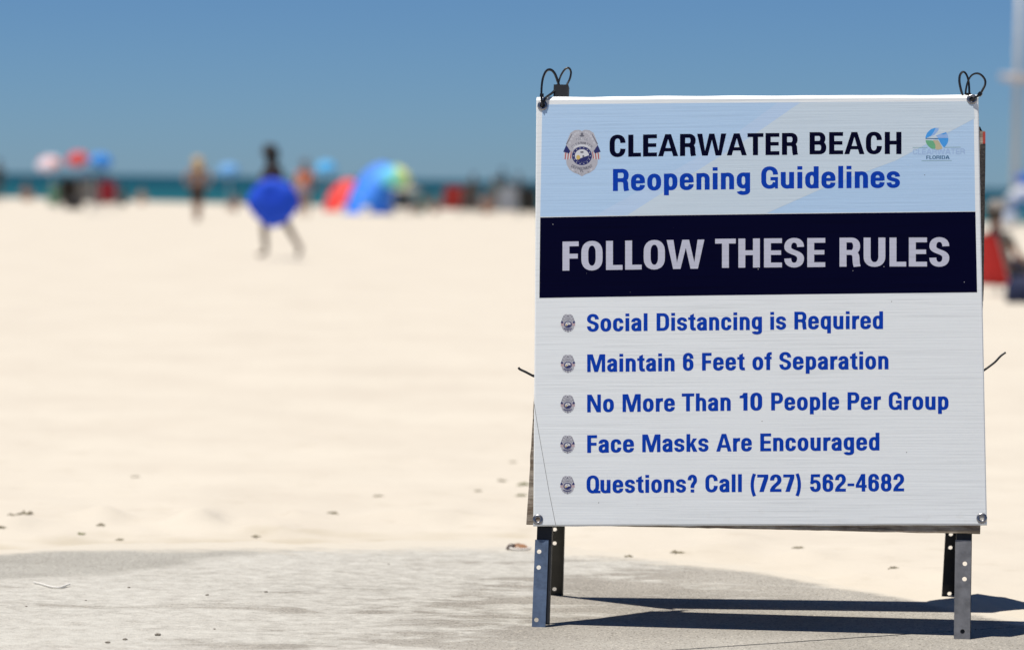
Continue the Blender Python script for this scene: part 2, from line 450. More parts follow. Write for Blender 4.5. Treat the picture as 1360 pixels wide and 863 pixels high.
bx = (c4[1] - c4[0]).normalized()
SKEW = bx.z / bx.x

sign = empty('sandwich_board_sign', SIGN_O, 'white and navy beach rules sign on a grey steel A-frame standing on concrete', 'sign')
WHITE = print_material('sign_white', (0.86, 0.885, 0.875), 0.12)
NAVY = print_material('print_navy', (0.0012, 0.0015, 0.018), 0.2, 0.8, dust=1, bmp=0.1, spec=0.03)
LTBL = print_material('print_light_blue', (0.475, 0.655, 0.86), 0.06)
PALE = print_material('print_pale_grey_blue', (0.62, 0.72, 0.79), 0.06)
PALE2 = print_material('print_pale_lilac', (0.52, 0.67, 0.86), 0.06)
RBLUE = print_material('print_royal_blue', (0.0008, 0.048, 0.42), 0.12, 0.7, bmp=0.1, spec=0.08)
INK = print_material('print_black_navy', (0.0015, 0.002, 0.018), 0.12, 0.8, bmp=0.1, spec=0.03)
GREY = print_material('print_white_letters', (0.56, 0.565, 0.66), 0.14)
WOOD = None
def plywood():
    m, nt, b = new_mat('weathered_plywood')
    v = mapped(nt, (6, 6, 130))
    n = N(nt, 'ShaderNodeTexNoise', Scale=1.0, Detail=6.0, Roughness=0.7, Distortion=0.5); nt.links.new(v, n.inputs['Vector'])
    v2 = mapped(nt, (14, 14, 30))
    n2 = N(nt, 'ShaderNodeTexNoise', Scale=1.0, Detail=6.0, Roughness=0.7); nt.links.new(v2, n2.inputs['Vector'])
    c = ramp(nt, n.outputs['Fac'], [(0.3, (0.06, 0.045, 0.032)), (0.42, (0.26, 0.215, 0.16)), (0.6, (0.46, 0.40, 0.32)), (0.8, (0.62, 0.57, 0.49))])
    c = mixc(nt, 1.0, c, ramp(nt, n2.outputs['Fac'], [(0.35, (0.45, 0.38, 0.33)), (0.6, (1, 1, 1))]), 'MULTIPLY')
    nt.links.new(c, b.inputs['Base Color']); b.inputs['Roughness'].default_value = 0.9
    bump(nt, b, n.outputs['Fac'], 0.8, 0.004); return m
WOOD = plywood()
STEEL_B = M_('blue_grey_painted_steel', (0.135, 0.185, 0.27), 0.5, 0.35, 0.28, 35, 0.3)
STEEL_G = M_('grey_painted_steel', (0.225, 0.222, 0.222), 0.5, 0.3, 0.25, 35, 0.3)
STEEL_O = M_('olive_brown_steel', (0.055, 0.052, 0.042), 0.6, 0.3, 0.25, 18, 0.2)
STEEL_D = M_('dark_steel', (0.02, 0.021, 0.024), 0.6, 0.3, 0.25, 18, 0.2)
CHROME = M_('nickel_plate', (0.33, 0.32, 0.32), 0.35, 1.0, 0.1, 60)
BLACKP = M_('black_nylon', (0.008, 0.008, 0.009), 0.35, 0.0, 0.2, 40)

# printed panel: a shallow grid, top hem rolled back so that it catches the sun
mb = MB(); NU, NV = 60, 60
def panel_pt(u, v, back=0.0):
    a = c4[0].lerp(c4[1], u); b = c4[3].lerp(c4[2], u); p = a.lerp(b, v)
    d = -back
    L = (c4[3] - c4[0]).length
    t = (1 - v) * L
    if t < 0.011: d -= (0.011 - t) * 0.9
    t = v * L
    if t < 0.004: d -= (0.004 - t) * 0.6
    e = min(u, 1 - u) * 1.22
    if e < 0.003: d -= (0.003 - e) * 0.8
    # chipped, slightly wavy edges
    if v > 0.999: p = p + uz * (noise.noise(Vector((u * 12, 0, 0))) * 0.0022)
    if v < 0.001: p = p + uz * (noise.noise(Vector((u * 16, 3, 0))) * 0.0020)
    return p + un * (d - buck(p))
us = [0, 0.0012, 0.0025] + [i / NU for i in range(1, NU)] + [0.9975, 0.9988, 1]
vsn = [0, 0.0016, 0.0033] + [i / NV for i in range(1, NV)] + [0.9905, 0.994, 0.997, 0.9985, 1]
nu = len(us)
mb.v = [panel_pt(u, v) for v in vsn for u in us]
mb.f = [[j * nu + i, j * nu + i + 1, (j + 1) * nu + i + 1, (j + 1) * nu + i] for j in range(len(vsn) - 1) for i in range(nu - 1)]
nf = len(mb.f)
rim = [j * nu for j in range(len(vsn))][::-1]
base = len(mb.v)
mb.v += [panel_pt(u, v, 0.0045) for v in vsn for u in us]
mb.f += [[base + i for i in f[::-1]] for f in mb.f[:nf]]
nvv = len(vsn)
loop = [i for i in range(nu)] + [j * nu + nu - 1 for j in range(1, nvv)] + [(nvv - 1) * nu + i for i in range(nu - 2, -1, -1)] + [j * nu for j in range(nvv - 2, 0, -1)]
for a, b in zip(loop, loop[1:] + loop[:1]): mb.f.append([a, base + a, base + b, b])
mb.m = [0] * len(mb.f)
banner = mb.build('printed_panel', WHITE, sign, origin=SIGN_O)

def sub(mbx, name, mats, parent=banner, smooth=False, label=None):
    o = mbx.build(name, mats, parent, smooth, origin=SIGN_O)
    if label: o['label'] = label
    return o
def flat(mbx, pts, d, mi=0):
    vs = [B_(x, y, d * 0.25) for x, y in pts]
    nrm = Vector((0, 0, 0))
    for i in range(len(vs)): nrm += vs[i].cross(vs[(i + 1) % len(vs)])
    idx = list(range(len(vs)))
    if nrm.dot(un) < 0: idx = idx[::-1]
    mbx.add(vs, [idx], mi)

def flat_sub(mbx, pts, d, mi=0):
    """a large printed area, cut small enough to follow the buckled panel"""
    bm = bmesh.new(); bm.faces.new([bm.verts.new((x, y, 0)) for x, y in pts]); bmesh.ops.triangulate(bm, faces=bm.faces[:])
    for _ in range(12):
        e = [q for q in bm.edges if q.calc_length() > 22]
        if not e: break
        bmesh.ops.subdivide_edges(bm, edges=e, cuts=1); bmesh.ops.triangulate(bm, faces=bm.faces[:])
    bm.verts.index_update(); vs = [B_(v.co.x, v.co.y, d * 0.25) for v in bm.verts]; fs = []
    for f in bm.faces:
        i = [v.index for v in f.verts]
        if (vs[i[1]] - vs[i[0]]).cross(vs[i[2]] - vs[i[0]]).dot(un) < 0: i = i[::-1]
        fs.append(i)
    bm.free(); mbx.add(vs, fs, mi)

# header print: light blue field with two pale diagonal beams
hdr = [(720, 138.5), (1293, 134.5), (1295.3, 280), (717.3, 287.5)]
m1 = MB(); flat_sub(m1, hdr, 0.0004); sub(m1, 'print_field', LTBL, label='light blue header field')
m1 = MB()
flat_sub(m1, [(1063, 136.3), (1293, 134.7), (1294.6, 157), (1190, 213), (1100, 247), (1018, 283.6), (833, 286), (1000, 180)], 0.0008, 0)
flat_sub(m1, [(833, 286), (1000, 180), (1063, 136.3), (1033, 136.5), (960, 190), (790, 286.5)], 0.0008, 1)
sub(m1, 'print_beam', [PALE, PALE2], label='pale diagonal beam across the header')
m1 = MB(); flat_sub(m1, [(717.3, 288.5), (1295.6, 280.8), (1297.8, 387.8), (716.2, 395.3)], 0.0008)
sub(m1, 'print_band', NAVY, label='dark navy band')

# ---- lettering: a condensed bold sans drawn with an elliptical pen
def arc(cx, cy, rx, ry, a0, a1, n=14, e=2.25):
    o = []
    for i in range(n + 1):
        a = R(a0 + (a1 - a0) * i / n); c, s = math.cos(a), math.sin(a)
        o.append((cx + rx * math.copysign(abs(c) ** (2 / e), c), cy + ry * math.copysign(abs(s) ** (2 / e), s)))
    return o
def bez(a, b, c, d, n=12):
    o = []
    for i in range(n + 1):
        t = i / n; s = 1 - t
        o.append(tuple(s ** 3 * a[k] + 3 * s * s * t * b[k] + 3 * s * t * t * c[k] + t ** 3 * d[k] for k in (0, 1)))
    return o
def pen(path, A_, B2, closed=False):
    """-> list of quads outlining the stroke"""
    P = [path[0]]
    for p in path[1:]:
        if abs(p[0] - P[-1][0]) + abs(p[1] - P[-1][1]) > 0.05: P.append(p)
    if closed and abs(P[0][0] - P[-1][0]) + abs(P[0][1] - P[-1][1]) < 0.05: P.pop()
    n = len(P); L = []; Rr = []
    for i in range(n):
        if closed: a, b = P[i - 1], P[(i + 1) % n]
        else: a, b = P[max(0, i - 1)], P[min(n - 1, i + 1)]
        tx, ty = b[0] - a[0], b[1] - a[1]; l = math.hypot(tx, ty); nx_, ny_ = -ty / l, tx / l
        q = math.sqrt((A_ * nx_) ** 2 + (B2 * ny_) ** 2)
        ox, oy = A_ * A_ * nx_ / q, B2 * B2 * ny_ / q
        L.append((P[i][0] + ox, P[i][1] + oy)); Rr.append((P[i][0] - ox, P[i][1] - oy))
    qs = []
    for i in range(n if closed else n - 1):
        j = (i + 1) % n; qs.append([L[i], L[j], Rr[j], Rr[i]])
    return qs
def rect(x0, y0, x1, y1): return [[(x0, y0), (x1, y0), (x1, y1), (x0, y1)]]
def glyph(ch, V=21.0, H=16.0):
    """-> width, list of strokes; a stroke is a list of polygons lying in one layer; left/right bearing"""
    a, b = V / 2, H / 2; T = 101 - b; Bt = -1 + b; X = 76 - b; S = []
    def ring(w, top, bot, k, x0=0):
        cx = x0 + w / 2; rx = w / 2 - a
        return pen(arc(cx, top - k, rx, k, 0, 180) + arc(cx, bot + k, rx, k, 180, 360), a, b, True)
    def st(p): S.append(pen(p, a, b))
    def bowl(x1, y1, y0, rx):          # half ring on a stem
        cy = (y1 + y0) / 2; k = (y1 - y0) / 2; kk = min(k, 30)
        return [(a, y1)] + arc(x1 - a - rx, y1 - kk, rx, kk, 90, 0) + arc(x1 - a - rx, y0 + kk, rx, kk, 0, -90) + [(a, y0)]
    lb = rb = 7
    if ch == 'O' or ch == 'Q' or ch == '0':
        w = 60 if ch == '0' else 72; S.append(ring(w, T, Bt, 28 if w == 60 else 32)); lb = rb = 5
        if ch == 'Q': S.append([[(38, 0), (80, 0), (80, 13), (68, 14), (52, 28), (40, 20)]]); rb = 1
    elif ch == 'C':
        w = 70; k = 29; st([(w - a, T - k)] + arc(w / 2, T - k, w / 2 - a, k, 0, 180) + arc(w / 2, Bt + k, w / 2 - a, k, 180, 360)); lb = rb = 5
    elif ch == 'G':
        w = 73; k = 29; st(arc(w / 2, T - k, w / 2 - a, k, 0, 180) + arc(w / 2, Bt + k, w / 2 - a, k, 180, 345)); S.append(rect(w - 13, 0, w, 52)); S.append(rect(40, 37, w, 52.5)); lb = 5; rb = 6
    elif ch == 'S':
        w = 67; k = 23; x0, x1 = a, w - a
        st(arc(w / 2, T - k, w / 2 - a, k, 0, 180) + bez((x0, T - k), (x0, 48), (x1, 54), (x1, Bt + k), 16) + arc(w / 2, Bt + k, w / 2 - a, k, 0, -180)); lb = rb = 4
    elif ch == 's':
        w = 58; k = 16.5; x0, x1 = a * .95, w - a * .95
        S.append(pen(arc(w / 2, X - k, w / 2 - a * .95, k, 0, 180) + bez((x0, X - k), (x0, 34), (x1, 42), (x1, Bt + k), 14) + arc(w / 2, Bt + k, w / 2 - a * .95, k, 0, -180), a * .95, b * .95)); lb = rb = 4
    elif ch in 'EFL':
        w = {'E': 61, 'F': 55, 'L': 56}[ch]; S.append(rect(0, 0, V, 100))
        if ch in 'EF': S.append(rect(0, 100 - H, w, 100)); S.append(rect(0, 43 if ch == 'E' else 41, w - 3, 43 + H - 1 if ch == 'E' else 41 + H))
        if ch in 'EL': S.append(rect(0, 0, w, H))
        rb = 4 if ch != 'L' else 2
    elif ch == 'H': w = 73; S += [rect(0, 0, V, 100), rect(w - V, 0, w, 100), rect(0, 43, w, 43 + H)]
    elif ch == 'I': w = V; S.append(rect(0, 0, V, 100))
    elif ch == 'T': w = 70; S += [rect(w / 2 - a, 0, w / 2 + a, 100), rect(0, 100 - H, w, 100)]; lb = rb = 2
    elif ch == 'Y': w = 80; S.append([[(0, 100), (V + 2, 100), (40, 56), (57, 100), (80, 100), (40 + a, 38), (40 + a, 0), (40 - a, 0), (40 - a, 38)]]); lb = rb = 1
    elif ch == 'A':
        w = 88; S.append([[(0, 0), (22, 0), (44, 78), (44, 100), (31, 100)]]); S.append([[(88, 0), (66, 0), (44, 78), (44, 100), (57, 100)]])
        S.append([[(18, 22), (70, 22), (66, 37), (22, 37)]]); lb = rb = 1
    elif ch == 'R':
        w = 71; S.append(rect(0, 0, V, 100)); st(bowl(w - 2, 100 - b, 49, 18))
        st(bez((34, 49), (w - a - 4, 49), (w - a - 4, 38), (w - a - 4, 26), 8) + [(w - a - 3, 12), (w - a, 0)]); rb = 3
    elif ch == 'P': w = 67; S.append(rect(0, 0, V, 100)); st(bowl(w, 100 - b, 46, 19)); rb = 3
    elif ch == 'B': w = 73; S.append(rect(0, 0, V, 100)); st(bowl(w - 4, 100 - b, 52, 17)); st(bowl(w, 52, b, 19)); rb = 5
    elif ch == 'D': w = 72; S.append(rect(0, 0, V, 100)); st(bowl(w, 100 - b, b, 25)); rb = 5
    elif ch == 'U': w = 73; k = 28; st([(a, 100)] + arc(w / 2, Bt + k, w / 2 - a, k, 180, 360) + [(w - a, 100)])
    elif ch == 'W': w = 128; S.append([[(0, 100), (23, 100), (35, 22), (53, 100), (76, 100), (94, 22), (105, 100), (128, 100), (106, 0), (81, 0), (65, 72), (47, 0), (22, 0)]]); lb = rb = 1
    elif ch == 'M': w = 103; S.append([[(0, 0), (0, 100), (32, 100), (52, 36), (71, 100), (103, 100), (103, 0), (83, 0), (83, 72), (62, 0), (41, 0), (20, 72), (20, 0)]])
    elif ch == 'N': w = 77; S.append([[(0, 0), (0, 100), (25, 100), (57, 36), (57, 100), (77, 100), (77, 0), (53, 0), (20, 66), (20, 0)]])
    elif ch in 'nh':
        w = 58; S.append(rect(0, 0, V, 75 if ch == 'n' else 100)); st(arc(w / 2, X - 19, w / 2 - a, 19, 172, 0) + [(w - a, 0)]); rb = 6
    elif ch == 'u': w = 58; S.append(rect(w - V, 0, w, 75)); st([(a, 75)] + arc(w / 2, Bt + 19, w / 2 - a, 19, 180, 352)); lb = 6
    elif ch == 'r': w = 41; S.append(rect(0, 0, V, 75)); S.append(pen(bez((a + 1, 38), (a + 1, 62), (24, 68), (w, 66.5)), a * .9, b * 1.15)); rb = 1
    elif ch == 'o': w = 61; S.append(ring(w, X, Bt, 26)); lb = rb = 5
    elif ch == 'e':
        w = 61; k = 22; st([(w - a, 34)] + arc(w / 2, X - k, w / 2 - a, k, 0, 180) + arc(w / 2, Bt + 18, w / 2 - a, 18, 180, 360)); S.append(rect(a, 32.5, w - a * .7, 32.5 + H * .8)); lb = rb = 5
    elif ch == 'c': w = 59; st(arc(w / 2, X - 21, w / 2 - a, 21, 0, 180) + arc(w / 2, Bt + 21, w / 2 - a, 21, 180, 360)); lb = 5; rb = 4
    elif ch == 'a':
        w = 57; x1 = w - a; st(arc(w / 2, X - 16, w / 2 - a, 16, 180, 0) + [(x1, 14), (x1 + 1, 0)])
        st(bez((x1, 43), (x1 - 12, 41), (a, 42), (a, 23)) + bez((a, 23), (a, 4), (w - V - 3, 1), (x1, 20))[1:]); lb = 4; rb = 6
    elif ch in 'dq': w = 59; S.append(ring(w, X, Bt, 24)); S.append(rect(w - V, 0 if ch == 'd' else -23, w, 100 if ch == 'd' else 75)); lb = 5
    elif ch in 'pb': w = 59; S.append(ring(w, X, Bt, 24)); S.append(rect(0, -23 if ch == 'p' else 0, V, 75 if ch == 'p' else 100)); rb = 5
    elif ch == 'g':
        w = 59; S.append(ring(w, X, Bt + 4, 24)); S.append(rect(w - V, -8, w, 75)); st(arc(w / 2, -7, w / 2 - a, 10.5, 0, -172)); lb = 5
    elif ch == 'i': w = V; S += [rect(0, 0, V, 75), rect(0, 85, V, 101)]
    elif ch == 'l': w = V; S.append(rect(0, 0, V, 101))
    elif ch == 't':
        w = 44; S.append([[(11, 20), (11 + V, 20), (11 + V, 96), (11, 86)]]); S.append(rect(0, 75 - H * .85, w - 2, 75)); st(bez((11 + a, 30), (11 + a, 6), (26, 6.5), (w, 8.5))); lb = rb = 2
    elif ch == 'f': w = 42; st([(11 + a, 0), (11 + a, 70)] + bez((11 + a, 74), (11 + a, 94), (28, 93), (w, 92.5))); S.append(rect(0, 75 - H * .85, w - 1, 75)); lb = rb = 1
    elif ch == 'k': w = 62; S.append(rect(0, 0, V, 100)); S.append([[(V - 1, 22), (V - 1, 44), (37, 75), (60, 75)]]); S.append([[(25, 34), (39, 50), (62, 0), (38, 0)]]); rb = 1
    elif ch == '1': w = 40; S.append(rect(19, 0, 40, 100)); S.append([[(0, 70), (0, 83), (13, 87), (20, 100), (22, 100), (22, 70)]]); lb = 6; rb = 9
    elif ch == '2': w = 60; k = 25; st([(a, 66)] + arc(w / 2, T - k, w / 2 - a, k, 180, 0) + bez((w - a, T - k), (w - a, 44), (a + 4, 38), (a + 1, 8))[1:]); S.append(rect(0, 0, w, H)); lb = rb = 5
    elif ch == '4': w = 61; S += [rect(33, 0, 53, 100), rect(0, 22, w, 37)]; S.append([[(0, 22), (0, 38), (31, 100), (42, 100), (42, 84), (17, 37), (17, 22)]]); lb = rb = 4
    elif ch == '5': w = 60; S.append(rect(5, 100 - H, 56, 100)); S.append([[(5, 100), (2, 44), (18, 44), (22, 100)]]); st(bez((8, 49), (20, 64), (w - a, 66), (w - a, 34)) + arc(w / 2, Bt + 22, w / 2 - a, 22, 0, -180)[1:]); lb = rb = 5
    elif ch == '6': w = 60; S.append(ring(w, 59, Bt, 22)); st([(a, 30), (a, 60)] + arc(w / 2, T - 24, w / 2 - a, 24, 180, 0) + [(w - a, 68)]); lb = rb = 5
    elif ch == '8': w = 60; S.append(ring(56, T, 51, 20, 2)); S.append(ring(60, 53, Bt, 21)); lb = rb = 5
    elif ch == '7': w = 58; S.append(rect(0, 100 - H, w, 100)); S.append([[(36, 86), (58, 86), (58, 80), (34, 0), (11, 0)]]); lb = rb = 4
    elif ch == '?': w = 54; k = 23; st(arc(w / 2, T - k, w / 2 - a, k, 180, 0) + bez((w - a, T - k), (w - a, 50), (27, 54), (27, 26))[1:]); S.append(rect(17, 0, 38, 17)); lb = rb = 5
    elif ch == '(': w = 27; S.append(pen(bez((20, 104), (4, 66), (4, 14), (20, -24)), a * .8, b)); lb = 5; rb = 3
    elif ch == ')': w = 27; S.append(pen(bez((7, 104), (23, 66), (23, 14), (7, -24)), a * .8, b)); lb = 3; rb = 5
    elif ch == '-': w = 38; S.append(rect(0, 31, w, 46)); lb = rb = 4
    else: w = 30
    return w, S, lb, rb
def word_layout(txt, V=21, H=16, track=0):
    x = 0; out = []; prev = None
    for ch in txt:
        w_, S, lb, rb = glyph(ch, V, H)
        if out: x += lb + track
        out.append((x, S)); x += w_ + rb
        last = rb
    return out, x - last
def lay_words(mbx, words, d, V=21, H=16, mi=0):
    """words: (text, xl, xr, baseline y at xl, baseline y at xr, cap height px); pixels of the photograph"""
    for txt, xl, xr, yl, yr, cap in words:
        g, W = word_layout(txt, V, H)
        for x0, S in g:
            for si, polys in enumerate(S):
                for poly in polys:
                    vs = []
                    for (x, y) in poly:
                        t = (x + x0) / W; yy = yl + (yr - yl) * t - y / 100 * cap
                        vs.append(((xl + (xr - xl) * t) + 0.011 * y / 100 * cap * -0.0, yy))
                    flat(mbx, vs, d + si * 0.00008, mi)
def line(words, mat, V=21, H=16, d=0.0011):
    for wd in words:
        m = MB(); lay_words(m, [wd], d, V * 1.04, H * 1.03)
        sub(m, 'lettering', mat)
line([('CLEARWATER', 809.5, 1060, 208.5, 205.8, 29.2), ('BEACH', 1075.2, 1197.3, 205.2, 204.6, 29.5)], INK, 22, 17)
line([('Reopening', 814, 996.3, 253.8, 251.4, 29.3), ('Guidelines', 1011, 1195.3, 250.8, 249.4, 29.3)], RBLUE, 21, 17)
line([('FOLLOW', 747, 935.5, 359.2, 356.8, 38.5), ('THESE', 949.8, 1096, 355.9, 354.6, 38.5), ('RULES', 1115, 1260.8, 354.2, 353.6, 38.5)], GREY, 22.5, 16, d=0.0014)
line([('Social', 779.5, 860, 440.2, 439.4, 23.2), ('Distancing', 872, 1012, 439.3, 438, 23.3), ('is', 1023, 1044, 437.8, 437.6, 23.3), ('Required', 1055, 1172.8, 437.3, 436.6, 23.4)], RBLUE, 21, 16)
line([('Maintain', 779.8, 896, 493.8, 492.8, 23.4), ('6', 907, 921, 492.2, 492, 23.4), ('Feet', 932.4, 989.3, 492.0, 491.5, 23.4), ('of', 999.3, 1025, 491.3, 491.1, 23.4), ('Separation', 1035, 1180, 490.9, 490.0, 23.4)], RBLUE, 21, 16)
line([('No', 779.8, 815.3, 547.2, 546.8, 23.4), ('More', 826.8, 896.3, 546.8, 546.2, 23.5), ('Than', 905.5, 970.5, 546.0, 545.3, 23.5), ('10', 982.3, 1012.3, 545.1, 544.9, 23.5), ('People', 1024.2, 1114.5, 544.8, 544.2, 23.5), ('Per', 1125.6, 1170, 544.1, 543.8, 23.5), ('Group', 1180.3, 1259.8, 543.8, 543.6, 23.5)], RBLUE, 21, 16)
line([('Face', 779.8, 842, 601, 600.4, 23.4), ('Masks', 853, 941, 600.2, 599.4, 23.4), ('Are', 951.3, 998.5, 599.4, 599, 23.4), ('Encouraged', 1009.7, 1168, 598.9, 597.6, 23.5)], RBLUE, 21, 16)
line([('Questions?', 779, 925.8, 654.5, 653.6, 23.4), ('Call', 936.8, 985.3, 653.4, 653, 23.4), ('(727)', 997, 1063.6, 652.9, 652.6, 23), ('562-4682', 1075.8, 1200.8, 652.6, 651.8, 23.2)], RBLUE, 21, 16)

# ---- police badge: shield, seal with ring, flags, bird on top, small lettering
BSIL = M_('badge_silver_print', (0.47, 0.46, 0.49), 0.5, 0, 0.05, 300); BDRK = M_('badge_dark_line', (0.14, 0.14, 0.17), 0.5, 0, 0.1)
BNAV = M_('badge_navy', (0.010, 0.014, 0.12), 0.5, 0, 0.1); BRED = M_('badge_red', (0.50, 0.055, 0.04), 0.5, 0, 0.1)
BWHT = M_('badge_white', (0.66, 0.66, 0.68), 0.5, 0, 0.05); BYEL = M_('badge_yellow', (0.60, 0.42, 0.12), 0.5, 0, 0.1); BLITE = M_('badge_light_grey', (0.57, 0.57, 0.60), 0.5, 0, 0.05)
BMATS = [BSIL, BDRK, BNAV, BRED, BWHT, BYEL, BLITE]
def ell(cx, cy, rx, ry, n=28, a0=0, a1=360):
    full = abs(a1 - a0) >= 360
    return [(cx + rx * math.cos(R(a0 + (a1 - a0) * i / (n if full else n - 1))), cy + ry * math.sin(R(a0 + (a1 - a0) * i / (n if full else n - 1)))) for i in range(n)]
def badge(cx, cy, s, bold):
    """s = height in px; local unit: height 100, y up"""
    m = MB(); k = s / 100.0
    def F(pts, layer, mi): flat(m, [(cx + x * k, cy - y * k) for x, y in pts], 0.0010 + layer * 0.00012, mi)
    half = [(0, 47), (6, 50), (16, 49), (25, 43), (29, 33), (34, 20), (33, 12), (37, 8), (38, -4), (34, -14), (33, -24), (27, -35), (17, -42), (8, -45), (3, -48), (0, -50)]
    out_ = half + [(-x, y) for x, y in half[::-1][1:-1]]
    F(out_, 0, 0 if not bold else 0)
    # scrollwork of the upper wreath and lower leaves
    for sx in (-1, 1):
        for i in range(6):
            t = i / 5; x = sx * (8 + 18 * t); y = 44 - 22 * t * t
            F([(x - 2.5, y - 1.5), (x + 2.5, y - 2.5), (x + 1.5, y + 3.0), (x - 2.0, y + 2.0)], 1, 6 if i % 2 == 0 else (1 if bold else 6))
            a = R(-115 + 65 * t) if sx > 0 else R(-65 - 65 * t)
            x, y = 31 * math.cos(a), -8 + 36 * math.sin(a)
            F([(x - 2, y - 2), (x + 2, y - 2), (x + 2, y + 2), (x - 2, y + 2)], 1, 6 if i % 2 else (1 if bold else 0))
        # wing line
        F([(sx * 32.5, 18), (sx * 34, 19.5), (sx * 22, 41), (sx * 21, 40)], 1, 1)
        # flag: canton and stripes, hanging outwards
        ox = sx * 31
        F([(ox + sx * -1, 12), (ox + sx * 3, 17), (ox + sx * 9, 3), (ox + sx * -3, -1), (ox - sx * 6, 4)], 2, 2)
        for i in range(6):
            x0 = ox - sx * 9 + sx * i * 2.9
            F([(x0, 2 - i * .2 + (3 if i < 1 else 0)), (x0 + sx * 1.7, 1), (x0 + sx * 3.6, -14 + abs(i - 3)), (x0 + sx * 1.9, -15 + abs(i - 3))], 2, 3 if i % 2 == 0 else 4)
    # banner ribbons
    F(ell(0, -7, 33, 27, 20, 50, 130) + ell(0, -7, 28, 21, 20, 130, 50), 1, 4 if not bold else 6)
    F([(-13, 27), (13, 27), (15, 33), (-15, 33)], 1, 6)
    F(ell(0, 41, 3.0, 3.0, 8), 2, 1); F(ell(0, 37, 5.5, 2.0, 8), 3, 1)
    # seal
    F(ell(0, -6, 21.5, 20), 2, 2); F(ell(0, -6, 15.3, 14.2), 3, 4)
    F([(x, min(y, -10 + 0.35 * x)) for x, y in ell(0, -6, 15, 14, 28)], 4, 2)
    F(ell(-8, -9, 4.5, 5, 10), 5, 5); F(ell(0, 2, 4, 2.2, 8), 5, 1); F(ell(3, -7, 2.5, 2.5, 8), 5, 1)
    # lettering on arcs
    def arctext(t, r_, cyy, a0, a1, size, inv, V, mi, lay):
        n = len(t)
        for i, ch in enumerate(t):
            a = R(a0 + (a1 - a0) * (i + .5) / n)
            w_, S, lb, rb = glyph(ch, V, V * .75)
            for si, polys in enumerate(S):
                for poly in polys:
                    pts = []
                    for x, y in poly:
                        lx = (x - w_ / 2) * size / 100; ly = (y - 50) * size / 100
                        if inv: ax = R(-90) ; rr = r_ - ly; aa = a + lx / r_; pts.append((rr * math.cos(aa), cyy + rr * math.sin(aa)))
                        else: rr = r_ + ly; aa = a - lx / r_; pts.append((rr * math.cos(aa), cyy + rr * math.sin(aa)))
                    F(pts, lay + si * .3, mi)
    arctext('CLEARWATER', 29.5, -8, 137, 43, 5.4 if not bold else 6, False, 17, 1, 3)
    arctext('POLICE', 60, -29.5, 103, 77, 5.0 if not bold else 6, False, 17, 1, 3)
    arctext('DEPARTMENT', 42, 9, -122, -58, 6.2 if not bold else 7.5, True, 19 if not bold else 26, 1 if not bold else 2, 3)
    arctext('FL', 46, 8, -94.5, -85.5, 6.2, True, 20, 1, 3)
    for i in range(14):
        a = R(i * 360 / 14); F([(18.4 * math.cos(a) + dx, -6 + 17.1 * math.sin(a) + dy) for dx, dy in ((-.9, -.9), (.9, -.9), (.9, .9), (-.9, .9))], 4, 6)
    return m
sub(badge(772.8, 203.2, 62, False), 'badge', BMATS, label='large silver badge emblem at the top left of the header')
for i, (x, y) in enumerate([(754.3, 429.2), (754.2, 483), (754, 536.5), (753.7, 590), (753.6, 643.8)]):
    sub(badge(x, y, 24.5, True), 'badge', BMATS)

# ---- round shoreline emblem
LB1 = M_('emblem_sky_blue', (0.055, 0.33, 0.78), 0.5, 0, 0.1); LB2 = M_('emblem_pale_blue', (0.30, 0.48, 0.80), 0.5, 0, 0.05); LGR = M_('emblem_green', (0.14, 0.42, 0.22), 0.5, 0, 0.1)
LSA = M_('emblem_sand', (0.52, 0.46, 0.29), 0.5, 0, 0.05); LTE = M_('emblem_teal_ink', (0.03, 0.12, 0.24), 0.5, 0, 0.1); LGN = M_('emblem_pale_green', (0.30, 0.47, 0.50), 0.5, 0, 0.05); LTX = M_('emblem_pale_text', (0.37, 0.52, 0.76), 0.5, 0, 0.05); LWH = M_('emblem_white', (0.60, 0.66, 0.73), 0.5, 0, 0.05)
m = MB(); ex, ey, er = 1244.3, 184.2, 15.2
def E(pts, lay, mi): flat(m, [(ex + x * er, ey - y * er) for x, y in pts], 0.0011 + lay * 0.00012, mi)
def ce(a0, a1, n=14): return ell(0, 0, 1, 0.96, n, a0, a1)
E(ce(95, 178) + [(-.55, .22), (-.3, .55)], 0, 0)
E([(-.55, .22), (-.3, .55)] + ce(95, 80, 3) + [(.1, .7), (-.2, .35)], 0, 1)
E([(-1, .05), (-.2, .25), (.9, .55), (.2, .36)], 1, 7)
E([(-.1, .28)] + ce(38, 4, 8) + [(0.1, .08)], 0, 1)
E([(.3, .40)] + ce(36, 30, 3) + [(.6, .38)], 1, 0)
E([(-1, .06), (.1, .06), (.1, -.02), (-.98, -.01)], 2, 4)
E([(.05, .06)] + ce(4, -52, 12) + [(.35, -.42), (.2, -.1)], 0, 0)
E(ce(187, 262, 12) + [(-.12, -.55), (-.35, -.15)], 0, 2)
E([(-.35, -.12), (-.12, -.55)] + ce(262, 300, 8) + [(.3, -.4), (.1, -.12)], 1, 3)
flat(m, [(1212, 196.3), (1232, 196.1), (1232, 195.3), (1212, 195.4)], 0.0011, 5); flat(m, [(1254, 195.9), (1276, 195.6), (1276, 194.9), (1254, 195.1)], 0.0011, 5)
flat(m, [(1224, 213.8), (1264, 213.3), (1264, 212.7), (1224, 213.1)], 0.0011, 5)
lay_words(m, [('CLEARWATER', 1212.5, 1281.5, 204.8, 204.2, 7.0)], 0.0012, 13, 9, 6)
lay_words(m, [('FLORIDA', 1230.3, 1261.2, 211.2, 210.9, 4.6)], 0.0012, 19, 11, 4)
sub(m, 'emblem', [LB1, LB2, LGR, LSA, LTE, LGN, LTX, LWH], label='round blue and green shoreline emblem at the top right of the header')

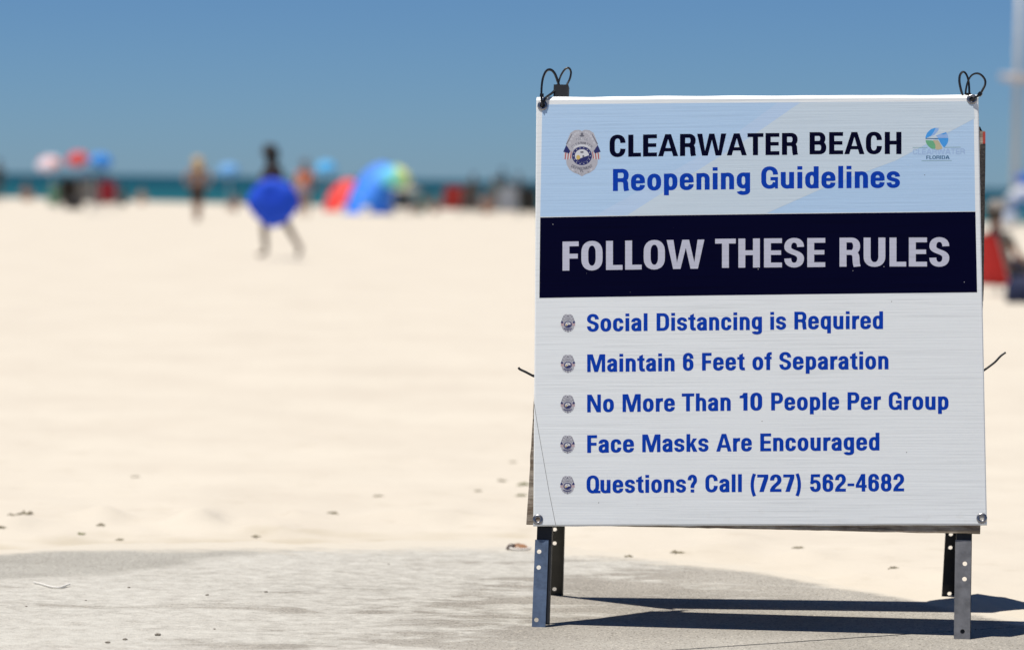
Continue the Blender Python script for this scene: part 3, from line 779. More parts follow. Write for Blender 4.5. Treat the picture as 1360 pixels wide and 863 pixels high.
# grommets
def grommet(px, py, name='grommet'):
    m = MB(); c = B_(px, py, 0.0)
    rot = Matrix((ux, uz, un)).transposed()
    prof = [(0.0060, -0.002), (0.0060, 0.0012), (0.0072, 0.0026), (0.0095, 0.0030), (0.0125, 0.0024), (0.0145, 0.0006), (0.0146, -0.001)]
    m.lathe(prof, 24, c, rot)
    o = sub(m, name, CHROME, smooth=True)
    m2 = MB(); m2.lathe([(0.0, 0.0009), (0.0064, 0.0009)], 16, c, rot, 0)
    return o, m2
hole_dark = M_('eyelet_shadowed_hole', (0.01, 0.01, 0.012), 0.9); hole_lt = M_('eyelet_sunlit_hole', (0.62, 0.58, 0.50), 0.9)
for (x, y, hm) in [(720.3, 139.8, hole_dark), (1290.8, 131.5, hole_dark), (714.3, 689.3, WOOD), (1304, 687.5, hole_lt)]:
    g, m2 = grommet(x, y)
    sub(m2, 'eyelet_hole', hm)
# long thin scratch at the lower left and a few nicks
SCR = M_('scratch_dark', (0.13, 0.12, 0.11), 0.8)
m = MB(); ln = [(708.8, 533), (714, 566), (721, 606), (729, 652), (738, 697)]
for a, b in zip(ln, ln[1:]): flat(m, [(a[0] - .28, a[1]), (a[0] + .28, a[1]), (b[0] + .28, b[1]), (b[0] - .28, b[1])], 0.0004)
sub(m, 'scratch', SCR)
for (x, y) in [(1228, 232), (1184, 400), (1012, 559), (795, 667), (1204, 600)]:
    m = MB(); flat(m, [(x - .7, y), (x + .7, y - .4), (x + .5, y + .9), (x - .4, y + .6)], 0.0005); sub(m, 'nick', SCR)

# plywood board behind the print, a little turned against it
def board(pts, d0, d1, name, fn, parent=sign):
    m = MB(); n_ = len(pts)
    # subdivide the outline and roughen it
    P = []
    for i in range(n_):
        a, b = Vector(pts[i]), Vector(pts[(i + 1) % n_]); k = max(2, int((b - a).length / 12))
        for j in range(k):
            p = a.lerp(b, j / k); q = noise.noise(Vector((p.x * .09, p.y * .09, 1.0))) * 1.0 if j else 0
            P.append((p.x + q * (abs(b.y - a.y) > abs(b.x - a.x)), p.y + q * 0.7 * (abs(b.x - a.x) > abs(b.y - a.y))))
    fr = [fn(x, y, d0) for x, y in P]; bk_ = [fn(x, y, d1) for x, y in P]; k = len(P)
    m.add(fr + bk_, [list(range(k))[::-1], [k + i for i in range(k)]] + [[i, (i + 1) % k, k + (i + 1) % k, k + i] for i in range(k)])
    o = m.build(name, WOOD, parent, origin=SIGN_O); return o
board([(698.5, 695), (1302, 707.5), (1308.5, 173), (731, 168), (706.5, 566)], -0.0058, -0.0165, 'board', B_)
m = MB()
e0, e1 = B_(1305.5, 174.5, -0.0035), B_(1308.9, 174.5, -0.0035)
m.add([e0, e1, B_(1308.9, 190, -0.0035), B_(1305.5, 190, -0.0035), B_(1305.5, 174.5, -0.018), B_(1308.9, 174.5, -0.018), B_(1308.9, 190, -0.018), B_(1305.5, 190, -0.018)],
      [(0, 1, 2, 3), (4, 7, 6, 5), (0, 4, 5, 1), (1, 5, 6, 2), (2, 6, 7, 3), (3, 7, 4, 0)])
m.build('paint_patch', M_('red_paint', (0.42, 0.05, 0.03), 0.6), sign, origin=SIGN_O)

EDGE_SHADE = M_('board_edge_shade', (0.035, 0.03, 0.026), 0.8, 0, 0.9, 160, 0.6)  # shade on the board's right edge, put in as a dark coloured strip
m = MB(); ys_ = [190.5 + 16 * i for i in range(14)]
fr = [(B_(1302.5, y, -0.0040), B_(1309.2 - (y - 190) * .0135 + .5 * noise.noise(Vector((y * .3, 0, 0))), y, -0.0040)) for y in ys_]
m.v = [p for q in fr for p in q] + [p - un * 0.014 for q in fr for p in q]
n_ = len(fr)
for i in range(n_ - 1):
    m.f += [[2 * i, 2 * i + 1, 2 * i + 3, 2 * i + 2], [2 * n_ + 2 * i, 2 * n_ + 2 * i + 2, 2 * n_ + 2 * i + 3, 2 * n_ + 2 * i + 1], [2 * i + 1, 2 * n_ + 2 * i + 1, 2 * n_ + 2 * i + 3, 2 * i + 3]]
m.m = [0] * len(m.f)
m.build('edge_shade_strip', EDGE_SHADE, sign, origin=SIGN_O)['label'] = 'dark strip painting shade on the right edge of the board'

# perforated steel angle legs
def plate(m, o, ax, az, an, w_, L, th, holes, hr=0.0062):
    """flat bar from o, width along ax, length along az, thickness along -an; holes = [(u, v)] metres"""
    zs = sorted(set([0.0, L] + [v - w_ * .42 for _, v in holes] + [v + w_ * .42 for _, v in holes]))
    hs = {round(v, 5): u for u, v in holes}
    zz = [0.0]
    for u, v in sorted(holes, key=lambda q: q[1]): zz += [v - 0.012, v + 0.012]
    zz.append(L)
    P3 = lambda u, v, d: o + ax * u + az * v - an * d
    def solid(v0, v1):
        vs = [P3(u, v, d) for d in (0, th) for u, v in ((0, v0), (w_, v0), (w_, v1), (0, v1))]
        m.add(vs, [(0, 1, 2, 3), (4, 7, 6, 5), (0, 3, 7, 4), (1, 5, 6, 2)])
    solid(zz[0], zz[1])
    for i, (u, v) in enumerate(sorted(holes, key=lambda q: q[1])):
        v0, v1 = v - 0.012, v + 0.012; n_ = 16
        ring = [(u + hr * math.cos(2 * math.pi * k / n_), v + hr * math.sin(2 * math.pi * k / n_)) for k in range(n_)]
        outr = []
        for k in range(n_):
            c, s = math.cos(2 * math.pi * k / n_), math.sin(2 * math.pi * k / n_); q = max(abs(c), abs(s))
            cx_, cy_ = c / q, s / q
            outr.append((u + (cx_ * (w_ - u) if cx_ > 0 else cx_ * u), v + cy_ * 0.012))
        for d, flip in ((0, 0), (th, 1)):
            vs = [P3(*p, d) for p in ring] + [P3(*p, d) for p in outr]
            fs = [[n_ + k, n_ + (k + 1) % n_, (k + 1) % n_, k] for k in range(n_)]
            m.add(vs, [f[::-1] for f in fs] if flip else fs)
        vs = [P3(*p, 0) for p in ring] + [P3(*p, th) for p in ring]
        m.add(vs, [[k, (k + 1) % n_, n_ + (k + 1) % n_, n_ + k] for k in range(n_)])
        for uu in (0, w_):
            vs = [P3(uu, v0, 0), P3(uu, v1, 0), P3(uu, v1, th), P3(uu, v0, th)]
            m.add(vs, [(0, 1, 2, 3)])
        solid(v1, zz[2 * i + 3] if 2 * i + 3 < len(zz) else L)
    # end caps
    for v in (0, L):
        m.add([P3(0, v, 0), P3(w_, v, 0), P3(w_, v, th), P3(0, v, th)], [(0, 1, 2, 3)])

def plane_uv(px, py, p0, n_, o, ax, az):
    q = on_plane(px, py, p0, n_) - o; return q.dot(ax), q.dot(az)
# front legs: outer bar and the angle post behind it
def front_leg(x0, x1, ybot, ytop, holes, mat, side):
    n_ = un; d = -(OFF - 0.004)                      # face of the bar
    p0 = P0 + n_ * d
    o = on_plane(x0, ybot, p0, n_); o = o - uz * (o.z / uz.z)
    w_ = (on_plane(x1, ybot, p0, n_) - o).dot(ux)
    L = (on_plane(x0, ytop, p0, n_) - o).dot(uz)
    hs = [plane_uv(x, y, p0, n_, o, ux, uz) for x, y in holes]
    m = MB(); plate(m, o, ux, uz, n_, w_, L, 0.0035, hs)
    lg = m.build('leg', mat, sign, origin=SIGN_O)
    return o, w_
oL, wL = front_leg(706.3, 724.3, 832, 716, [(716, 732), (715.4, 753), (712.3, 822.5)], STEEL_B, 0)
oR, wR = front_leg(1266.8, 1288.3, 848, 716.5, [(1281.5, 748), (1281, 768.3), (1278.3, 838)], STEEL_G, 1)
def post(o, w_, L, holes, mat, sidedir, name='post', v0=0.012):
    n_ = un
    m = MB(); q = o - n_ * 0.0037 + uz * v0
    plate(m, q, ux, uz, n_, w_, L, 0.003, holes)
    # return flange going back from the inner or outer edge
    e = q + ux * (w_ - 0.003 if sidedir > 0 else 0)
    vs = [e + ux * a - n_ * b + uz * c for c in (0.0, L) for b in (0.0031, 0.038) for a in (0, 0.003)]
    m.add(vs, [(0, 2, 3, 1), (4, 5, 7, 6), (0, 1, 5, 4), (2, 6, 7, 3), (0, 4, 6, 2), (1, 3, 7, 5)])
    return m.build(name, mat, sign, origin=SIGN_O)
LEN = 1.49
hl = [plane_uv(x, y, P0 - un * (OFF - 0.0003), un, oL + ux * 0.004 + uz * 0.012, ux, uz) for x, y in [(716, 732), (715.4, 753), (712.3, 822.5)]]
hl.sort(key=lambda q: q[1])
topL = on_plane(741, 112.5, P0 - un * 0.02, un); LL = (topL - oL).dot(uz) - 0.012
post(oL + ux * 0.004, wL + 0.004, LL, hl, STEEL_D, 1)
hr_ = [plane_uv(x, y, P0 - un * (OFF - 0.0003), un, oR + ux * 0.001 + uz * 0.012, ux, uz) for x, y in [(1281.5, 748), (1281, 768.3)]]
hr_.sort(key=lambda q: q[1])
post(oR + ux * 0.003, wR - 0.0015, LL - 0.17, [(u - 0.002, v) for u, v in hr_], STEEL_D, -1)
# rear legs and rear board
ux2 = (RR - RL); ux2.z = 0; ux2.normalize(); bk2 = Vector((-ux2.y, ux2.x, 0))
LEAN2 = R(14.0)
uz2 = (Vector((0, 0, 1)) * math.cos(LEAN2) - bk2 * math.sin(LEAN2)).normalized()
un2 = ux2.cross(uz2).normalized()
if un2.y > 0: un2 = -un2
def rear_leg(x0, x1, yb, holes, mat, side):
    p0 = RL
    o = on_plane(x0, yb, p0, un2); o = o - uz2 * (o.z / uz2.z); w_ = (on_plane(x1, yb, p0, un2) - o).dot(ux2)
    hs = sorted([plane_uv(x, y, p0, un2, o, ux2, uz2) for x, y in holes], key=lambda q: q[1])
    m = MB(); plate(m, o, ux2, uz2, un2, w_, 1.34, 0.003, hs)
    e = o + ux2 * (w_ - 0.003 if side > 0 else 0)
    vs = [e + ux2 * a + un2 * b + uz2 * c for c in (0.0, 1.33) for b in (0.0003, 0.03) for a in (0, 0.003)]
    m.add(vs, [(0, 1, 3, 2), (4, 6, 7, 5), (0, 4, 5, 1), (2, 3, 7, 6), (0, 2, 6, 4), (1, 5, 7, 3)])
    m.build('leg', mat, sign, origin=SIGN_O); return o, w_
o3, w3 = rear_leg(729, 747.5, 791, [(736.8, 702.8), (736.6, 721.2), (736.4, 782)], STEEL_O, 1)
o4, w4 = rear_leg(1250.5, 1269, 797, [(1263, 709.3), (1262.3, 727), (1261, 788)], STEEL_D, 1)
m = MB(); q0 = o3 - un2 * 0.0032 + ux2 * 0.012
wid = (o4 - o3).dot(ux2) + w4 - 0.002
pts = [(0.0, 0.245), (wid, 0.235), (wid - 0.045, 1.35), (0.03, 1.35)]
fr = [q0 + ux2 * u + uz2 * v for u, v in pts]; bb = [p - un2 * 0.012 for p in fr]
m.add(fr + bb, [(0, 1, 2, 3), (7, 6, 5, 4), (0, 4, 5, 1), (1, 5, 6, 2), (2, 6, 7, 3), (3, 7, 4, 0)])
m.build('back_board', WOOD, sign, origin=SIGN_O)
# steel cross bolt joining the frames at the top
m = MB(); ta = oL + uz * 1.40 - un * 0.02; tb = oR + uz * 1.40 - un * 0.02
m.tube([ta - ux * 0.01, tb + ux * 0.03], 0.006, 8); m.build('hinge_rod', STEEL_D, sign, origin=SIGN_O)

# cable ties
def tie(pts, r=0.0027, name='cable_tie'):
    m = MB(); P = arcpts([B_(x, y, d) for x, y, d in pts], 7)
    rr = [r * 1.45] * len(P); m.tube(P, rr, 6, flat=0.75)
    return m
def lock(m, px, py, d, s=0.0055, ang=0):
    rot = Matrix((ux, un, uz)).transposed() @ Matrix.Rotation(ang, 3, 'Y')
    m.box(B_(px, py, d), (s * 1.9, s * 1.3, s * 1.6), rot)
m = tie([(720, 141, .003), (719.4, 132, .008), (719.2, 118, .004), (720.5, 104, -.004), (724.5, 93, -.012), (730, 90, -.018), (735.3, 94, -.022), (739, 103, -.024), (740.5, 111, -.024), (733, 121, -.014), (725, 130, .004), (720.5, 139, .003)], 0.0031)
lock(m, 719.8, 127.5, .010); m.build('cable_tie', BLACKP, sign, origin=SIGN_O, smooth=False)
m = tie([(740, 112, -.026), (741.5, 103, -.026), (744.5, 95, -.028), (749.5, 87.8, -.03), (754, 86.3, -.032), (756.8, 91, -.034), (755.6, 99, -.036), (752, 107, -.034), (748, 114, -.030)], 0.0027)
lock(m, 740.3, 111.3, -.022); m.build('cable_tie', BLACKP, sign, origin=SIGN_O)
m = tie([(742, 113, -.022), (745.5, 119.5, -.02), (749, 127, -.018)], 0.0018); m.build('cable_tie', BLACKP, sign, origin=SIGN_O)
m = tie([(1279.5, 128, -.010), (1276.5, 117, -.014), (1274.5, 106, -.016), (1275.5, 97, -.018), (1279.5, 92.5, -.020), (1283.5, 95.5, -.020), (1286.3, 103, -.020), (1287.5, 113, -.018), (1287.8, 128, -.014)], 0.0028)
m.box(B_(1286.5, 123.5, -.012), (0.014, 0.008, 0.008)); m.build('cable_tie', BLACKP, sign, origin=SIGN_O)
m = tie([(1282.2, 128, -.012), (1283.3, 116, -.014), (1286.3, 105, -.012), (1291, 98.5, -.008), (1297.5, 96.8, -.002), (1303.5, 100, .004), (1308, 106.5, .008), (1308.3, 113, .010), (1305.2, 120, .012), (1300.5, 127, .012), (1291, 132.5, .004)], 0.0026)
lock(m, 1301.3, 126.2, .012, 0.006, 0.7); m.build('cable_tie', BLACKP, sign, origin=SIGN_O)
m = tie([(710, 498.5, -.012), (706, 497, -.012), (697.5, 492.5, -.012), (690, 488.8, -.014), (687.6, 486.4, -.014)], 0.0023)
lock(m, 707, 497.3, -.012, 0.0035); m.build('cable_tie', BLACKP, sign, origin=SIGN_O)
m = tie([(1306, 491, -.012), (1313, 486, -.012), (1322, 479, -.012), (1329.5, 471, -.013), (1336, 466, -.014)], 0.0021)
m.build('cable_tie', BLACKP, sign, origin=SIGN_O)
m = tie([(1300.5, 167, -.012), (1303, 172, -.012), (1306.5, 177, -.010)], 0.0024); m.build('cable_tie', BLACKP, sign, origin=SIGN_O)

# ---------------------------------------------------------------- small things lying on the ground
def gz(p): return Vector((p.x, p.y, max(0.0, sand_h(p.x, p.y))))
def lump(name, px, py, size, mat, label, cat, flatn=0.45, rz=0.0, group=None, seed=0):
    p = gz(G(px, py)); bm = bmesh.new(); bmesh.ops.create_icosphere(bm, subdivisions=3, radius=1.0)
    for v in bm.verts:
        q = noise.noise(v.co * 1.6 + Vector((seed * 3.7, 0, 0))) * .45 + noise.noise(v.co * 4 + Vector((0, seed, 0))) * .18
        v.co = v.co * (1 + q); v.co = Vector((v.co.x * size[0] / 2, v.co.y * size[1] / 2, v.co.z * size[2] / 2))
    me = bpy.data.meshes.new(name); bm.to_mesh(me); bm.free(); me.materials.append(mat)
    o = bpy.data.objects.new(name, me); COL.objects.link(o); o.location = p + Vector((0, 0, size[2] * .3)); o.rotation_euler = (0, 0, rz)
    return tag(o, label, cat, group)
WEED = M_('dried_seaweed', (0.22, 0.19, 0.12), 0.9, 0, 0.4, 60, 0.5); WEEDG = M_('olive_seaweed', (0.20, 0.20, 0.09), 0.9, 0, 0.35, 60, 0.5)
PEB = M_('dark_pebble', (0.15, 0.13, 0.10), 0.8, 0, 0.4, 80); 
def weed(px, py, s, label, mat=WEED, k=9, seed=0):
    """tangle of short dry stems and leaves lying on the sand"""
    rnd = random.Random(seed * 13 + 5); p = gz(G(px, py)); m = MB()
    for i in range(k):
        a = rnd.uniform(0, 6.28); l = s * rnd.uniform(.4, 1.0); h = s * rnd.uniform(.03, .16)
        c = Vector((rnd.uniform(-.3, .3) * s, rnd.uniform(-.3, .3) * s, 0))
        dd = Vector((math.cos(a), math.sin(a), 0)) * l * .5
        m.tube([c - dd, c + Vector((0, 0, h)), c + dd + Vector((0, 0, h * .3))], [s * .03, s * .05, s * .015], 5)
    o = m.build('seaweed_tuft', mat); o.location = p; return tag(o, label, 'seaweed')
weeds = [(178, 642, .05, 'dark upright scrap of seaweed alone on the smooth sand left of the middle', WEED),
         (35, 697, .085, 'largest dark seaweed clump on the sand ridge at the far left', WEED),
         (17, 703, .06, 'seaweed scrap just left of the largest clump at the left frame edge', WEED),
         (4, 714, .05, 'seaweed scrap cut by the left frame edge above the concrete', WEED),
         (133, 707, .06, 'slanted seaweed scrap on the low sand ridge above the left concrete', WEED),
         (108, 716, .05, 'olive seaweed scrap left of the slanted one at the concrete edge', WEEDG),
         (159, 718.5, .04, 'small seaweed scrap at the concrete edge right of the slanted one', WEED),
         (442, 692, .06, 'dark seaweed scrap on the sand midway between frame edge and sign', WEED),
         (502, 671, .055, 'faint brown seaweed scrap on the sand left of the brown shell', WEED),
         (338, 716, .045, 'small seaweed scrap at the concrete edge in the left half', WEED),
         (681, 622, .05, 'highest of the seaweed scraps just left of the sign', WEED),
         (668, 652, .055, 'brown seaweed scrap left of the green one beside the sign', WEED),
         (692, 656, .075, 'greenish seaweed clump touching the left side of the sign in view', WEEDG),
         (694, 671, .06, 'grey green seaweed clump under the greenish one beside the sign', WEEDG),
         (634, 665, .045, 'small brown seaweed scrap farther left of the sign', WEED),
         (900, 738, .06, 'dark seaweed scrap on the concrete edge seen under the left half of the sign', WEED),
         (833, 739, .05, 'faint seaweed scrap under the sign near its rear left leg', WEED),
         (1060, 735, .05, 'seaweed scrap on the sand seen under the middle of the sign', WEED),
         (1186, 764, .045, 'pale seaweed scrap on the sand seen left of the right legs', WEED)]
for i, (x, y, s, lab, mt) in enumerate(weeds): weed(x, y, s * .75, lab, mt, 6, i)
bits = [(210, 843, .022, 'largest dark leaf scrap on the concrete at the lower left'), (166, 849, .016, 'dark pebble left of the largest leaf scrap, on a rusty stain'),
        (143, 853, .016, 'dark pebble nearest the bottom edge at the lower left'), (35, 805, .009, 'tiny dark pebble on the far left concrete'),
        (171, 780, .012, 'small dark chip on the grey concrete above the white patch'), (275, 790, .013, 'brown pebble on the concrete in the left middle'),
        (353, 786, .014, 'dark flat chip on the pale concrete left of centre'), (285, 835, .009, 'tiny pebble right of the largest leaf scrap'),
        (516, 749, .009, 'tiny dark chip on the concrete between the shell and the left edge'), (114, 797, .008, 'tiny chip on the concrete between two white patches')]
for i, (x, y, s, lab) in enumerate(bits): lump('pebble', x, y, (s * .75, s * 1.2, s * .28), PEB, lab, 'pebble', seed=i)

# curled two-tone shell left of the sign
sp = gz(G(689, 729)); shell = empty('seashell', sp, 'brown and white seashell lying on the concrete edge just left of the sign legs', 'shell', rz=0.1)
m = MB(); n1, n2 = 18, 10
for i in range(n1 + 1):
    for j in range(n2 + 1):
        a = math.pi * i / n1; b = j / n2
        r_ = 0.030 * math.sin(math.pi * (0.08 + 0.9 * b)) ** .6
        m.v.append(Vector(((b - .5) * 0.070, -math.cos(a) * r_ * 1.1, math.sin(a) * r_ * .62 + 0.001 + 0.0012 * math.sin(b * 40))))
m.f = [[i * (n2 + 1) + j, i * (n2 + 1) + j + 1, (i + 1) * (n2 + 1) + j + 1, (i + 1) * (n2 + 1) + j] for i in range(n1) for j in range(n2)]
m.m = [0] * len(m.f)
o = m.build('outer_shell', M_('shell_brown', (0.30, 0.15, 0.07), 0.5, 0, 0.5, 60, 0.3), shell, True)
m = MB(); m.tube(arcpts([(-.034, -.030, .006), (-.02, -.037, .004), (0, -.040, .004), (.02, -.037, .004), (.036, -.024, .008)], 6), [.004] * 13 + [.004] * 12, 8)
m.build('lip', M_('shell_white', (0.72, 0.68, 0.62), 0.4), shell, True)
m = MB(); m.lathe([(0.0, 0.020), (0.010, 0.018), (0.017, 0.010), (0.020, 0.001)], 14, (-.024, -.012, 0)); m.build('apex', M_('shell_dark', (0.045, 0.022, 0.012), 0.5), shell, True)

# bleached twig on the left concrete
pts = [G(45, 774.5), G(56, 777), G(68, 780.5), G(80, 781.5), G(88, 779)]
m = MB(); o0 = pts[2]; m.tube([p - o0 + Vector((0, 0, .004)) for p in arcpts(pts, 5)], 0.0025, 6); m.tube([pts[3] - o0 + Vector((0, 0, .005)), pts[3] - o0 + Vector((.02, .06, .008))], 0.003, 6)
tw = m.build('twig', M_('bleached_wood', (0.78, 0.75, 0.68), 0.8, 0, .1, 80)); tw.location = o0; tag(tw, 'bleached curved twig lying on the concrete near the left edge', 'twig')

# ---------------------------------------------------------------- people
SK = {'tan': (0.36, 0.19, 0.115), 'dark': (0.13, 0.07, 0.042), 'fair': (0.50, 0.30, 0.21)}
def skin_obj(name, verts, edges, rads, mat, parent, root=0, sub=2):
    me = bpy.data.meshes.new(name); me.from_pydata(verts, edges, []); me.materials.append(mat)
    o = bpy.data.objects.new(name, me); COL.objects.link(o); o.parent = parent
    md = o.modifiers.new('Skin', 'SKIN'); md.use_smooth_shade = True; md.branch_smoothing = 0.3
    for i, r_ in enumerate(rads):
        sv = me.skin_vertices[0].data[i]; sv.radius = r_ if hasattr(r_, '__len__') else (r_, r_); sv.use_root = (i == root)
    ms = o.modifiers.new('Subsurf', 'SUBSURF'); ms.levels = sub; ms.render_levels = sub
    return o
BASE = dict(pelvis=(0, 0, .95), waist=(0, 0, 1.10), chest=(0, -.005, 1.28), neckb=(0, 0, 1.42), neck=(0, .01, 1.50), head=(0, .02, 1.60), crown=(0, .0, 1.69),
            sL=(-.16, 0, 1.39), eL=(-.22, -.02, 1.12), wL=(-.24, .06, .89), sR=(.16, 0, 1.39), eR=(.22, -.02, 1.12), wR=(.24, .06, .89),
            hL=(-.09, 0, .90), kL=(-.10, .02, .50), aL=(-.10, -.02, .08), tL=(-.11, .13, .03), hR=(.09, 0, .90), kR=(.10, .02, .50), aR=(.10, -.02, .08), tR=(.11, .13, .03))
RAD = dict(pelvis=(.125, .10), waist=(.115, .085), chest=(.135, .095), neckb=.075, neck=.052, head=(.078, .092), crown=(.055, .06),
           sL=.052, eL=.038, wL=.025, hL=.085, kL=.055, aL=.036, tL=.034)
for k in ('s', 'e', 'w', 'h', 'k', 'a', 't'): RAD[k + 'R'] = RAD[k + 'L']
EDG = [('pelvis', 'waist'), ('waist', 'chest'), ('chest', 'neckb'), ('neckb', 'neck'), ('neck', 'head'), ('head', 'crown'), ('chest', 'sL'), ('sL', 'eL'), ('eL', 'wL'),
       ('chest', 'sR'), ('sR', 'eR'), ('eR', 'wR'), ('pelvis', 'hL'), ('hL', 'kL'), ('kL', 'aL'), ('aL', 'tL'), ('pelvis', 'hR'), ('hR', 'kR'), ('kR', 'aR'), ('aR', 'tR')]
def person(px, py, height, rz, label, skin='tan', hair=(0.02, .015, .01), hairlen=0, top=None, bottom=None, pose=None, hat=None, group=None, at=None, bottom_len=.55, zfoot=0.0, hairbig=1.12, wide=1.0):
    loc = at if at is not None else G(px, py)
    loc = Vector((loc.x, loc.y, zfoot + max(0, sand_h(loc.x, loc.y)))) if at is None else loc
    root = empty('person', loc, label, 'person', group, rz)
    s = height / 1.75; root.scale = (wide, wide * .5 + .5, 1)
    J = dict(BASE); J.update(pose or {})
    J = {k: Vector(v) * s for k, v in J.items()}
    names = list(J.keys()); idx = {k: i for i, k in enumerate(names)}
    V_ = [J[k] for k in names]; Rd = [tuple(q * s for q in RAD[k]) if hasattr(RAD[k], '__len__') else RAD[k] * s for k in names]
    Ed = [(idx[a], idx[b]) for a, b in EDG]
    for sd_ in 'LR':                                  # hand: palm, four fingers and a thumb
        e, wv = J['e' + sd_], J['w' + sd_]; d = (wv - e).normalized()
        a = Vector((0, 1, 0)); sdv_ = (a - d * a.dot(d)); sdv_ = sdv_.normalized() if sdv_.length > .1 else Vector((1, 0, 0)); nn = d.cross(sdv_)
        V_.append(wv + d * .055 * s); Rd.append((.030 * s, .022 * s)); pi = len(V_) - 1; Ed.append((idx['w' + sd_], pi))
        for k, (o_, l_) in enumerate(((-.030, .075), (-.010, .085), (.010, .080), (.029, .062))):
            b0 = wv + d * .085 * s + sdv_ * o_ * s; V_.append(b0); Rd.append(.0095 * s); Ed.append((pi, len(V_) - 1))
            V_.append(b0 + d * l_ * .5 * s + nn * .006 * s); Rd.append(.0085 * s); Ed.append((len(V_) - 2, len(V_) - 1))
            V_.append(b0 + d * l_ * .9 * s + nn * .022 * s); Rd.append(.007 * s); Ed.append((len(V_) - 2, len(V_) - 1))
        V_.append(wv + d * .045 * s + sdv_ * .045 * s); Rd.append(.011 * s); Ed.append((pi, len(V_) - 1))
        V_.append(wv + d * .085 * s + sdv_ * .060 * s); Rd.append(.009 * s); Ed.append((len(V_) - 2, len(V_) - 1))
    sm = M_('skin_' + skin, SK[skin], 0.55, 0, 0.08, 12)
    skin_obj('body', V_, Ed, Rd, sm, root, idx['pelvis'])
    def cloth(nm, keys, edges, scale, col, extra=None):
        ks = list(keys); ii = {k: i for i, k in enumerate(ks)}; vv = [J[k] for k in ks]
        rr = [tuple(q * s * scale for q in RAD[k]) if hasattr(RAD[k], '__len__') else RAD[k] * s * scale for k in ks]; ee = [(ii[a], ii[b]) for a, b in edges]
        for (fr_, to, t, r_) in (extra or []):
            vv.append(J[fr_].lerp(J[to], t)); rr.append(r_ * s); ee.append((ii[fr_], len(vv) - 1))
        return skin_obj(nm, vv, ee, rr, M_('cloth_%02x%02x%02x' % tuple(int(c * 255) for c in col), col, 0.85, 0, 0.12, 20), root, 0, 1)
    if top is not None:
        cloth('shirt', ['waist', 'chest', 'neckb', 'sL', 'sR', 'pelvis'], [('waist', 'chest'), ('chest', 'neckb'), ('chest', 'sL'), ('chest', 'sR'), ('waist', 'pelvis')], 1.14, top,
              [('sL', 'eL', .6, .060), ('sR', 'eR', .6, .060)])
    if bottom is not None:
        cloth('shorts', ['pelvis', 'hL', 'hR'], [('pelvis', 'hL'), ('pelvis', 'hR')], 1.24, bottom, [('pelvis', 'waist', .45, .142), ('hL', 'kL', bottom_len, .098), ('hR', 'kR', bottom_len, .098)])
    # face and hair
    hd = J['head'].lerp(J['crown'], .3); f = Vector((0, 1, 0))
    ey_, lp_ = M_('eye_dark', (0.03, 0.025, 0.02), 0.3), M_('lips', (0.30, 0.09, 0.07), 0.5)
    m = MB(); m.tube([hd + f * .085 * s + Vector((0, 0, .02 * s)), hd + f * .115 * s + Vector((0, 0, -.018 * s)), hd + f * .09 * s + Vector((0, 0, -.026 * s))], [.008 * s, .014 * s, .010 * s], 6)
    m.build('nose', sm, root, True)
    for sx in (-1, 1):
        m = MB(); m.tube([hd + Vector((sx * .032 * s, .088 * s, .014 * s)), hd + Vector((sx * .032 * s, .094 * s, .014 * s))], .009 * s, 8); m.build('eye', ey_, root, True)
        m = MB(); m.tube([hd + Vector((sx * .082 * s, -.005 * s, -.02 * s)), hd + Vector((sx * .094 * s, -.015 * s, .02 * s))], [.012 * s, .016 * s], 6); m.build('ear', sm, root, True)
    m = MB(); m.tube([hd + Vector((-.022 * s, .088 * s, -.052 * s)), hd + Vector((0, .095 * s, -.054 * s)), hd + Vector((.022 * s, .088 * s, -.052 * s))], .006 * s, 6); m.build('mouth', lp_, root, True)
    hm = M_('hair_%02x%02x%02x' % tuple(int(c * 255) for c in hair), hair, 0.7, 0, 0.3, 30, 0.3)
    bm = bmesh.new(); bmesh.ops.create_icosphere(bm, subdivisions=3, radius=1)
    for v in bm.verts:
        c = v.co.copy(); q = 1 + .06 * noise.noise(c * 5)
        z = c.z * .108
        if c.y > .35 and c.z < .35: c.y = .35
        if c.z < 0: z = c.z * (.09 + hairlen)
        v.co = Vector((c.x * .094 * q * hairbig, c.y * .112 * q * (hairbig if c.y < 0 else 1) - .012 - (hairlen * .12 if c.z < 0 else 0), z)) * s
    me = bpy.data.meshes.new('hair'); bm.to_mesh(me); bm.free(); me.materials.append(hm)
    for p in me.polygons: p.use_smooth = True
    o = bpy.data.objects.new('hair', me); COL.objects.link(o); o.parent = root; o.location = hd + Vector((0, -.012 * s, .022 * s))
    if hat is not None:
        m = MB(); m.lathe([(.0, .10), (.07, .095), (.10, .06), (.112, .01), (.17, -.005), (.165, -.012), (.10, -.004)], 20, (0, 0, 0)); o = m.build('hat', M_('hat_%02x%02x%02x' % tuple(int(c * 255) for c in hat), hat, .8), root, True)
        o.location = hd + Vector((0, 0, .06 * s)); o.scale = (s, s, s)
    return root, J, s
SEAT = dict(pelvis=(0, 0, .30), waist=(0, -.06, .44), chest=(0, -.14, .62), neckb=(0, -.17, .76), neck=(0, -.17, .84), head=(0, -.15, .94), crown=(0, -.17, 1.03),
            sL=(-.17, -.16, .72), eL=(-.26, -.06, .48), wL=(-.22, .16, .40), sR=(.17, -.16, .72), eR=(.26, -.06, .48), wR=(.22, .16, .40),
            hL=(-.09, .04, .28), kL=(-.13, .44, .40), aL=(-.12, .72, .10), tL=(-.12, .84, .05), hR=(.09, .04, .28), kR=(.13, .44, .40), aR=(.12, .72, .10), tR=(.12, .84, .05))
